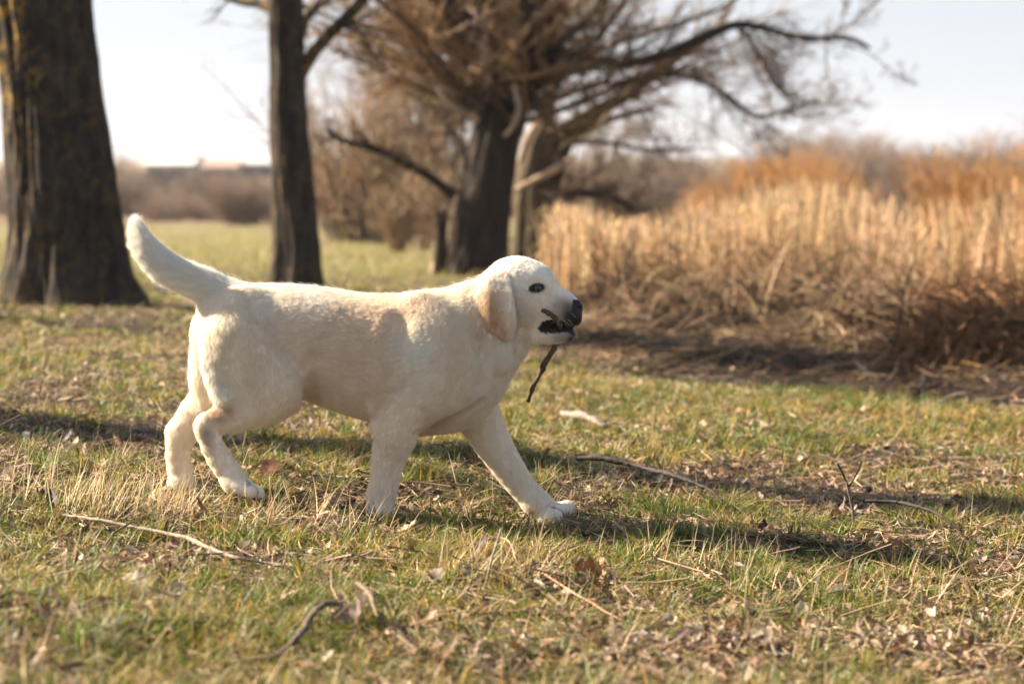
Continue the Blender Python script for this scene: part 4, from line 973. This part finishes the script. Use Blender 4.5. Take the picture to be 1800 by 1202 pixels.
# shallow folds pressed into the near side: (px, py, depth in px, radius in px)
FOLDS = [([(548,630,4,16),(549,665,7,17),(545,696,6,16),(532,722,3,14)], .012),          # flank in front of the thigh
         ([(654,738,5,12),(664,722,7,12),(682,700,6,12),(702,682,2,12)], .010),            # behind the elbow
         ([(735,768,7,12),(760,750,6,12),(792,738,5,12),(822,722,6,11),(845,705,6,10)], .010),   # under the breast
         ([(700,560,3,20),(692,610,4,22),(690,655,3,20)], .02),                              # behind the shoulder blade
         ([(842,600,3,14),(850,640,5,13),(842,680,5,13)], .014),                             # neck meets shoulder
         ([(405,600,3,16),(392,640,4,15),(398,680,4,13)], .014),                             # thigh groove
         ([(925,585,3,11),(918,605,3,10)], .01)]
EAR = np.array([(868,476),(882,470),(895,478),(901,500),(906,530),(910,560),(909,582),(902,597),(891,605),(874,594),(856,583),(838,567),(829,546),(831,520),(842,498),(855,484)], float)
def poly_sd(x, y, poly):
    d = np.full(x.shape, 1e9); s = np.ones(x.shape)
    n = len(poly)
    for i in range(n):
        a = poly[i]; b = poly[i - 1]
        e = b - a; wx = x - a[0]; wy = y - a[1]
        t = np.clip((wx * e[0] + wy * e[1]) / (e @ e), 0, 1)
        d = np.minimum(d, (wx - e[0] * t) ** 2 + (wy - e[1] * t) ** 2)
        c1 = y >= a[1]; c2 = y < b[1]; c3 = e[0] * wy > e[1] * wx
        s = np.where((c1 & c2 & c3) | (~c1 & ~c2 & ~c3), -s, s)
    return s * np.sqrt(d)
def ear_d(p, side):
    px, py = proj(p)
    w = (DD - p[..., 1]) * side
    if side < 0: px = px
    d2 = poly_sd(px, py, EAR) * DD / FPX
    w0 = np.interp(py, [474, 490, 510, 550, 600], [.038, .054, .066, .072, .069]) - 0.018 * sstep(862, 830, px) + 0.003 * sstep(885, 905, px)
    t = np.interp(py, [474, 500, 600], [.008, .006, .004])
    return smax(d2 + 0.003, np.abs(w - w0) - t, 0.006)

def build_field(h=0.0025):
    allp = np.array([q for c in chains for s in c['segs'] for q in (s[0], s[1])])
    lo = allp.min(0) - 0.13; hi = allp.max(0) + 0.13
    lo[2] = -0.07
    n = np.ceil((hi - lo) / h).astype(int)
    F = np.full(n, 0.05, np.float32)
    def box(segs, zs, m):
        a = np.min([np.minimum(s[0] - max(s[2], s[3]) * np.array((1, zs, 1)), s[1] - max(s[2], s[3]) * np.array((1, zs, 1))) for s in segs], 0) - m
        b = np.max([np.maximum(s[0] + max(s[2], s[3]) * np.array((1, zs, 1)), s[1] + max(s[2], s[3]) * np.array((1, zs, 1))) for s in segs], 0) + m
        i0 = np.clip(np.floor((a - lo) / h).astype(int), 0, n); i1 = np.clip(np.ceil((b - lo) / h).astype(int), 0, n)
        g = np.stack(np.meshgrid(*[lo[k] + h * np.arange(i0[k], i1[k]) for k in range(3)], indexing='ij'), -1)
        return tuple(slice(i0[k], i1[k]) for k in range(3)), g
    for c in chains:
        sl, g = box(c['segs'], max(1, c['zs']), c['k2'] + 0.01)
        d = None
        for s in c['segs']:
            ds = seg_d(g, s, c['zs'])
            d = ds if d is None else smin(d, ds, c['k1'])
        F[sl] = smin(F[sl], d, c['k2'])
    for side in (1, -1):
        a = P(865, 540, DD - .06 * side)
        sl, g = box([(a, a, .085, .085, None)], 1.0, 0.0)
        F[sl] = smin(F[sl], ear_d(g, side), 0.0035)
    def surf_w(px, py):
        for w in np.arange(.15, 0, -.001):
            g = np.round((P(px, py, DD - w) - lo) / h).astype(int)
            if F[tuple(g)] < 0: return w
        return 0.0
    for pts_, k in FOLDS:
        cut([(px, py, surf_w(px, py) + (r - dp) * DD / FPX, r) for px, py, dp, r in pts_], k)
    for segs, k, zs in CUTS:
        sl, g = box(segs, max(1, zs), 0.02)
        d = None
        for s in segs:
            ds = seg_d(g, s, zs); d = ds if d is None else smin(d, ds, 0.004)
        F[sl] = smax(F[sl], -d, k)
    return F, lo, h
def surface_nets(F, lo, h):
    S = F < 0
    n = F.shape
    c = np.zeros((n[0]-1, n[1]-1, n[2]-1), np.uint8)
    for a in (0, 1):
        for b in (0, 1):
            for d in (0, 1):
                c += S[a:n[0]-1+a, b:n[1]-1+b, d:n[2]-1+d]
    act = (c > 0) & (c < 8)
    ids = np.full(c.shape, -1, np.int64); I = np.argwhere(act); ids[act] = np.arange(len(I))
    acc = np.zeros((len(I), 3)); cnt = np.zeros(len(I))
    corners = [(a, b, d) for a in (0, 1) for b in (0, 1) for d in (0, 1)]
    for p in corners:
        for ax in range(3):
            if p[ax]: continue
            q = list(p); q[ax] = 1
            f0 = F[I[:,0]+p[0], I[:,1]+p[1], I[:,2]+p[2]].astype(float); f1 = F[I[:,0]+q[0], I[:,1]+q[1], I[:,2]+q[2]].astype(float)
            m = (f0 < 0) != (f1 < 0)
            t = np.where(m, f0 / np.where(m, f0 - f1, 1), 0)
            v = np.repeat(np.array(p, float)[None], len(I), 0); v[:, ax] = t
            acc[m] += v[m]; cnt[m] += 1
    V = lo + h * (I + acc / cnt[:, None])
    quads = []
    for ax in range(3):
        a1, a2 = (ax + 1) % 3, (ax + 2) % 3
        s0 = [slice(None)] * 3; s1 = [slice(None)] * 3
        s0[ax] = slice(0, n[ax]-1); s1[ax] = slice(1, n[ax])
        e = S[tuple(s0)] != S[tuple(s1)]
        E = np.argwhere(e)
        ok = (E[:, a1] > 0) & (E[:, a2] > 0) & (E[:, a1] < n[a1]-1) & (E[:, a2] < n[a2]-1)
        E = E[ok]
        def cid(o1, o2):
            k = E.copy(); k[:, a1] -= o1; k[:, a2] -= o2
            return ids[k[:, 0], k[:, 1], k[:, 2]]
        q = np.stack([cid(1, 1), cid(0, 1), cid(0, 0), cid(1, 0)], 1)
        ins = S[E[:, 0], E[:, 1], E[:, 2]]
        q = np.where(ins[:, None], q, q[:, ::-1])
        quads.append(q)
    return V, np.concatenate(quads)

F_, lo_, h_ = build_field()
DV, DQ = surface_nets(F_, lo_, h_)
# light relaxation
def relax(V, Q, it, lam=0.5):
    for _ in range(it):
        acc = np.zeros_like(V); cnt = np.zeros(len(V))
        for i in range(4):
            a, b = Q[:, i], Q[:, (i + 1) % 4]
            for k in range(3):
                acc[:, k] += np.bincount(a, V[b, k], len(V)) + np.bincount(b, V[a, k], len(V))
            cnt += np.bincount(a, minlength=len(V)) + np.bincount(b, minlength=len(V))
        V = V + lam * (acc / np.maximum(cnt, 1)[:, None] - V)
    return V
DV = relax(DV, DQ, 2)
def vnormals(V, Q):
    fn = np.cross(V[Q[:, 2]] - V[Q[:, 0]], V[Q[:, 3]] - V[Q[:, 1]])
    vn = np.zeros_like(V)
    for i in range(4):
        for k in range(3): vn[:, k] += np.bincount(Q[:, i], fn[:, k], len(V))
    return norm(vn)
DN = vnormals(DV, DQ)
# ear ridge, coat colour, flow and length per vertex
def blob(V, px, py, w, r):
    c = P(px, py, DD - w)
    return np.exp(-np.sum((V - c) ** 2, 1) / (2 * (r * DD / FPX) ** 2))
W = np.zeros(len(DV)); Cc = np.zeros((len(DV), 3)); Fl = np.zeros(len(DV)); T = np.zeros((len(DV), 3))
for c in chains:
    d = None; t = None
    for s in c['segs']:
        ds = seg_d(DV, s, c['zs']); w = np.exp(-np.maximum(ds, 0) / 0.006) * c['infl']
        W += w; Cc += w[:, None] * c['col']; Fl += w * c['fl']; T += w[:, None] * s[4]
for side in (1, -1):
    de = ear_d(DV, side); w = 12 * np.exp(-np.maximum(de, 0) / 0.0015)
    W += w; Cc += w[:, None] * np.array((0.88, 0.78, 0.65)); Fl += w * 0.008; T += w[:, None] * np.array((-0.15, 0, -1.0))
EARW = 1 * (np.minimum(ear_d(DV, 1), ear_d(DV, -1)) < 0.0015)
DC = Cc / W[:, None]; DL = Fl / W; DT = T / W[:, None]
side_ = np.sign(DD - DV[:, 1])
DT[:, 2] -= 0.35 * (DL > 0.0095)
DT = norm(DT)
def paint(px, py, w, r, col, amt):
    a = np.clip(blob(DV, px, py, w, r) * amt, 0, 1)[:, None]
    DC[:] = DC * (1 - a) + np.array(col) * a
for s in (1, -1):
    paint(858,540,.074*s,15,(.60,.41,.24),1.0); paint(868,568,.074*s,15,(.60,.40,.24),.95); paint(862,518,.07*s,11,(.70,.52,.35),.8); paint(886,585,.072*s,9,(.62,.43,.27),.8); paint(896,540,.08*s,7,(.93,.86,.76),.6)
    paint(984,550,.036*s,14,(.42,.31,.22),1.0); paint(993,545,.032*s,15,(.24,.175,.125),1.0); paint(993,554,.034*s,10,(.20,.145,.10),1.1); paint(1000,545,.030*s,10,(.16,.12,.085),1.0); paint(1003,558,.026*s,11,(.03,.025,.02),1.3); paint(990,592,.026*s,9,(.16,.12,.09),.9); paint(1004,595,.010*s,8,(.06,.045,.035),1.0); paint(978,593,.03*s,8,(.35,.27,.20),.7); paint(975,545,.03*s,10,(.62,.48,.36),.5); paint(985,594,.02*s,10,(.30,.24,.19),.6); paint(960,590,.03*s,9,(.60,.45,.33),.5)
    paint(945,492,.04*s,5,(.55,.40,.28),.4)
    paint(962,535,.03*s,14,(.80,.70,.58),.4)
    paint(930,560,.04*s,16,(.76,.64,.50),.35)
paint(386,727,.074,11,(.58,.40,.24),1.0); paint(404,723,.084,9,(.62,.44,.28),.9); paint(374,728,.075,6,(.62,.42,.26),.6)
paint(362,762,.080,8,(.44,.34,.23),.9); paint(364,778,.084,7,(.46,.34,.23),.8); paint(372,792,.08,5,(.55,.40,.27),.5)
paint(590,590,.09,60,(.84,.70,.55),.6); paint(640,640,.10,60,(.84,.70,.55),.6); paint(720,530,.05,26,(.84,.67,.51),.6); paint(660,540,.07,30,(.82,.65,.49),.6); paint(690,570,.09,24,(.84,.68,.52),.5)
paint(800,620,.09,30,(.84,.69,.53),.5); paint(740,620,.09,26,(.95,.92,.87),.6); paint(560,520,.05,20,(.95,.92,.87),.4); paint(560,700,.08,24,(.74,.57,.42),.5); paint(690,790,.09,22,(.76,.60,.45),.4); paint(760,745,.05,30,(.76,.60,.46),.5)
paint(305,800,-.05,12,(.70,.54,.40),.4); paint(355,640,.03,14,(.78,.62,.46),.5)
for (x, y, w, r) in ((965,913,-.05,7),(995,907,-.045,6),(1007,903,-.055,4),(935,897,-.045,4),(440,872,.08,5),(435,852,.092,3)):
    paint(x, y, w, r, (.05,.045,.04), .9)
# lips and nose: bare, dark, wet
LIP = [(1018,566),(1010,575),(992,571),(975,567),(963,567),(954,571),(951,577),(958,582),(975,581),(992,580),(1005,582),(1011,587)]
vx, vy = proj(DV)
ld = np.full(len(DV), 1e9)
for a, b in zip(LIP[:-1], LIP[1:]):
    a = np.array(a, float); e = np.array(b, float) - a
    t = np.clip(((vx - a[0]) * e[0] + (vy - a[1]) * e[1]) / (e @ e), 0, 1)
    ld = np.minimum(ld, np.hypot(vx - a[0] - e[0] * t, vy - a[1] - e[1] * t))
jag = 2.2 * vnoise(vx / 3.0, vy / 3.0, DV[:, 1] * 300, 5)
lip = sstep(6.5, 3.2, ld + jag) * (vx > 938)
front = sstep(992, 1004, vx + jag) * sstep(592, 584, vy) * (vy > 548)
front = np.maximum(front, sstep(1004, 1008, vx + jag) * (vy > 526) * (vy < 590))
inmouth = poly_sd(vx, vy, np.array(LIP, float)) < 1.5
lip = np.maximum(lip, front)
DC[:] = DC * (1 - lip[:, None]) + np.array((.008, .006, .006)) * lip[:, None]
nosew = np.zeros(len(DV))
for s in chains[NOSE]['segs']: nosew = np.maximum(nosew, sstep(0.0022, 0.0008, seg_d(DV, s, 1.1)))
nosew *= sstep(998, 1002, vx)
lip = np.maximum(lip, inmouth)
DC[inmouth] = (.012, .009, .009)
bare = np.maximum(nosew, lip)
DC[:] = DC * (1 - nosew[:, None]) + np.array((.007, .006, .006)) * nosew[:, None]
# eye rims
for s in (1, -1):
    ex = (vx - 943.5); ey = (vy - 506.5) - 0.10 * ex * -1
    near = (np.sign(DD - DV[:, 1]) == s) & (np.abs(DD - DV[:, 1]) > .02)
    r = np.sqrt((ex / 15) ** 2 + (ey / 8.6) ** 2)
    a = sstep(1.15, .85, r) * near
    DC[:] = DC * (1 - a[:, None]) + np.array((.02, .016, .014)) * a[:, None]
    bare = np.maximum(bare, a)

td = []
for ti in TOES:
    c = chains[ti]; td.append(np.min([seg_d(DV, q, c['zs']) for q in c['segs']], 0))
td = np.sort(np.array(td), 0)
gap = sstep(.0045, .0008, td[1] - td[0]) * sstep(.006, .003, td[0]) * .85
DC[:] = DC * (1 - gap[:, None]) + np.array((.10, .07, .05)) * gap[:, None]  # crease shade between the toes painted into the coat colour
DL[:] = DL * (1 - .6 * gap)
mat_body, nt, out = new_mat('puppy_skin')
at = N(nt, 'ShaderNodeAttribute', attribute_name='coat'); wt = N(nt, 'ShaderNodeAttribute', attribute_name='wet')
b = N(nt, 'ShaderNodeBsdfPrincipled'); b.inputs['Specular IOR Level'].default_value = .22
nt.links.new(at.outputs['Color'], b.inputs['Base Color'])
mr = N(nt, 'ShaderNodeMapRange'); mr.inputs['To Min'].default_value = 0.85; mr.inputs['To Max'].default_value = 0.38
nt.links.new(wt.outputs['Fac'], mr.inputs['Value']); nt.links.new(mr.outputs[0], b.inputs['Roughness'])
nz = noise(nt, 900, 2); bp = N(nt, 'ShaderNodeBump'); bp.inputs['Strength'].default_value = 0.5; bp.inputs['Distance'].default_value = 0.0006
nt.links.new(nz, bp.inputs['Height']); nt.links.new(bp.outputs[0], b.inputs['Normal'])
nt.links.new(b.outputs[0], out.inputs[0])
puppy = empty('puppy', P(640, 905, DD))
tag(puppy, 'cream labrador puppy walking to the right with a stick in its mouth', 'dog')
lin = np.concatenate([DC, np.ones((len(DC), 1))], 1)
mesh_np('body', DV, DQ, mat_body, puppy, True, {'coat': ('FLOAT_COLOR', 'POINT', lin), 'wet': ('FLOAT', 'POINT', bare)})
print('dog verts', len(DV))

# eyes
def uv_sphere(c, r, n=24, m=16, sc_=(1, 1, 1)):
    th = np.linspace(0, math.pi, m); ph = np.linspace(0, 2 * math.pi, n, endpoint=False)
    V = np.array([(math.sin(t) * math.cos(p) * sc_[0], math.sin(t) * math.sin(p) * sc_[1], math.cos(t) * sc_[2]) for t in th for p in ph]) * r + c
    Q = np.array([(i * n + j, (i + 1) * n + j, (i + 1) * n + (j + 1) % n, i * n + (j + 1) % n) for i in range(m - 1) for j in range(n)])
    return V, Q
mat_eye, nt, out = new_mat('puppy_eye')
b = N(nt, 'ShaderNodeBsdfPrincipled'); b.inputs['Roughness'].default_value = 0.08; b.inputs['Coat Weight'].default_value = 0.6
at = N(nt, 'ShaderNodeAttribute', attribute_name='iris'); nt.links.new(at.outputs['Color'], b.inputs['Base Color'])
nt.links.new(b.outputs[0], out.inputs[0])
for s in (1, -1):
    c = P(944.5, 506.5, DD - .0395 * s); R = 0.0088
    V, Q = uv_sphere(c, R, 32, 24)
    look = norm(np.array((0.35, -s * 1.0, 0.0)))
    ca = ((V - c) / R) @ look
    a1 = sstep(0.93, 0.955, ca)[:, None]; a2 = sstep(0.80, 0.84, ca)[:, None]
    iris = np.array((.05, .045, .04)) * (1 - a2) + np.array((.012, .008, .006)) * a2
    iris = iris * (1 - a1) + np.array((.004, .004, .005)) * a1
    mesh_np('eye', V, Q, mat_eye, puppy, True, {'iris': ('FLOAT_COLOR', 'POINT', np.concatenate([iris, np.ones((len(V), 1))], 1))})

mat_claw, nt, out = new_mat('puppy_claw')
b = N(nt, 'ShaderNodeBsdfPrincipled'); b.inputs['Roughness'].default_value = .35; b.inputs['Base Color'].default_value = (.035, .028, .024, 1); nt.links.new(b.outputs[0], out.inputs[0])
for cx, cy, w, a in CLAWS:
    p0 = P(cx, cy, DD - w); t = np.linspace(0, 1, 6)
    pp = p0 + np.stack([.008 * t * math.cos(a), 0 * t, -.008 * t * (.25 + math.sin(a)) - .003 * t * t], 1) - np.array([.003, 0, 0])
    V, Q, _ = tubes(pp[None], (.0024 * (1 - t ** 1.6) + .0003)[None], 8)
    mesh_np('claw', V, Q, mat_claw, puppy)
p0 = P(987, 566, DD - .022); t = np.linspace(0, 1, 5)
mat_tooth, nt, out = new_mat('puppy_tooth'); b = N(nt, 'ShaderNodeBsdfPrincipled'); b.inputs['Roughness'].default_value = .25; b.inputs['Base Color'].default_value = (.75, .68, .55, 1); nt.links.new(b.outputs[0], out.inputs[0])
for dx, ln_, s in ((0, .0075, 1), (.006, .004, 1), (0, .0075, -1)):
    q0 = np.array([p0[0] + dx, DD - .022 * s, p0[2]]); V, Q, _ = tubes((q0 + np.stack([0 * t, 0 * t, -ln_ * t], 1))[None], (.0019 * (1 - t ** 1.8) + .0002)[None], 8)
    mesh_np('tooth', V, Q, mat_tooth, puppy)
nw = 26; wx = 968 + 34 * rng.random(nw); wy = 548 + 12 * rng.random(nw); sd = np.where(rng.random(nw) < .7, 1, -1)
low = rng.random(nw) < .35; wy = np.where(low, 594, wy); wx = np.where(low, 950 + 40 * rng.random(nw), wx)
st = np.array([P(a, b_, DD - .024 * c * (1 - .6 * d)) for a, b_, c, d in zip(wx, wy, sd, low)])
V, Q, _ = tubes(*whips(st, np.stack([.2 + .5 * rng.normal(size=nw), -sd * .9, -.35 - .8 * low], 1), .018 + .022 * rng.random(nw), np.full(nw, .00022), 7, -.3, .05), 4)
mesh_np('whiskers', V, Q, mat_tooth, puppy)
# coat: short hair curves rooted on the body
NH = 560000
tri = np.concatenate([DQ[:, [0, 1, 2]], DQ[:, [0, 2, 3]]])
ar = 0.5 * np.linalg.norm(np.cross(DV[tri[:, 1]] - DV[tri[:, 0]], DV[tri[:, 2]] - DV[tri[:, 0]]), axis=1)
dens = ar * (0.25 + 0.75 * (DN[tri[:, 0], 1] < 0.35)) * (1 + 1.2 * (vx[tri[:, 0]] > 900) * (vy[tri[:, 0]] < 610)) * (bare[tri[:, 0]] < 0.5) * (DL[tri[:, 0]] > 0.001)
cs = np.cumsum(dens); pick = np.searchsorted(cs, rng.random(NH) * cs[-1])
r1, r2 = rng.random(NH), rng.random(NH); sw = r1 + r2 > 1; r1[sw] = 1 - r1[sw]; r2[sw] = 1 - r2[sw]
tv = tri[pick]
def bary(A): return A[tv[:, 0]] * (1 - r1 - r2)[:, None] + A[tv[:, 1]] * r1[:, None] + A[tv[:, 2]] * r2[:, None]
root = bary(DV); nn = norm(bary(DN)); tt = bary(DT); cc = bary(DC); ll = bary(DL[:, None])[:, 0]
def curlish(p, s, seed):
    return np.stack([fbm(p[:, 0] * s, p[:, 1] * s, p[:, 2] * s, seed + 11 * k, 2) for k in range(3)], 1)
tt = tt + 0.50 * curlish(root, 22, 3) + 0.22 * curlish(root, 140, 9) + 0.20 * rng.normal(size=(NH, 3))
tt = norm(tt - nn * np.sum(tt * nn, 1)[:, None])
lift = 0.19 + 0.035 * fbm(root[:, 0] * 90, root[:, 1] * 90, root[:, 2] * 90, 21, 2) + 0.14 * rng.random(NH) + 0.55 * (rng.random(NH) < .02)
lift = np.clip(lift, 0.06, 0.9)
L = .78 * ll * (0.8 + 0.7 * rng.random(NH))
K = 5
# locks: neighbouring hairs lean to a common tip
wq = root + 0.004 * curlish(root, 170, 51)
cs_ = np.where(ll > .009, .0075, .0045)[:, None]
key = np.floor(wq / cs_).astype(np.int64) @ np.array([73856093, 19349663, 83492791])
_, inv = np.unique(key, return_inverse=True); inv = inv.ravel()
cn = np.bincount(inv).astype(float)
cen = np.stack([np.bincount(inv, root[:, k]) / cn for k in range(3)], 1)[inv]
off = rng.normal(size=(len(cn), 3)) * .045
tt = norm(tt + off[inv]); lift = np.clip(lift + (rng.normal(size=len(cn)) * .02)[inv], .05, .9)
lockv = (1 + .02 * rng.normal(size=len(cn)))[inv]
pull = (cen - root); pull -= nn * np.sum(pull * nn, 1)[:, None]
pts = np.zeros((NH, K, 3)); pts[:, 0] = root - nn * 0.0004
cur = pts[:, 0].copy()
for k in range(1, K):
    f = lift * (1.5 - 1.2 * k / (K - 1))
    d = tt * np.cos(f)[:, None] + nn * np.sin(f)[:, None]
    cur = cur + d * (L / (K - 1))[:, None]; pts[:, k] = cur + pull * (.16 * (k / (K - 1)) ** 1.3)
hc = bpy.data.hair_curves.new('fur')
hc.add_curves([K] * NH)
hc.attributes['position'].data.foreach_set('vector', (pts - np.array(puppy.location)).astype(np.float32).ravel())
ra = hc.attributes.new('radius', 'FLOAT', 'POINT')
rr = np.tile(np.linspace(1, .15, K), NH) * np.repeat(0.00016 * np.where(ll < 0.006, .7, 1.0), K)
ra.data.foreach_set('value', rr.astype(np.float32))
ca_ = hc.attributes.new('coat', 'FLOAT_COLOR', 'CURVE')
var = (1 + 0.10 * rng.normal(size=(NH, 1)) * 1.0)
patch = 1 + 0.05 * fbm(root[:, 0] * 40, root[:, 1] * 40, root[:, 2] * 40, 33, 3)[:, None]
cc2 = np.clip(cc * var * patch * lockv[:, None], 0.01, 0.93)
ca_.data.foreach_set('color', np.concatenate([cc2, np.ones((NH, 1))], 1).astype(np.float32).ravel())
mat_fur, nt, out = new_mat('puppy_fur')
at = N(nt, 'ShaderNodeAttribute', attribute_name='coat')
df = N(nt, 'ShaderNodeBsdfPrincipled'); df.inputs['Roughness'].default_value = 0.55; df.inputs['Specular IOR Level'].default_value = 0.35
tr = N(nt, 'ShaderNodeBsdfTranslucent')
nt.links.new(at.outputs['Color'], df.inputs['Base Color']); nt.links.new(at.outputs['Color'], tr.inputs['Color'])
mx = N(nt, 'ShaderNodeMixShader'); mx.inputs[0].default_value = 0.42
nt.links.new(df.outputs[0], mx.inputs[1]); nt.links.new(tr.outputs[0], mx.inputs[2]); nt.links.new(mx.outputs[0], out.inputs[0])
hc.materials.append(mat_fur)
fur = bpy.data.objects.new('fur', hc); COL.objects.link(fur); fur.parent = puppy
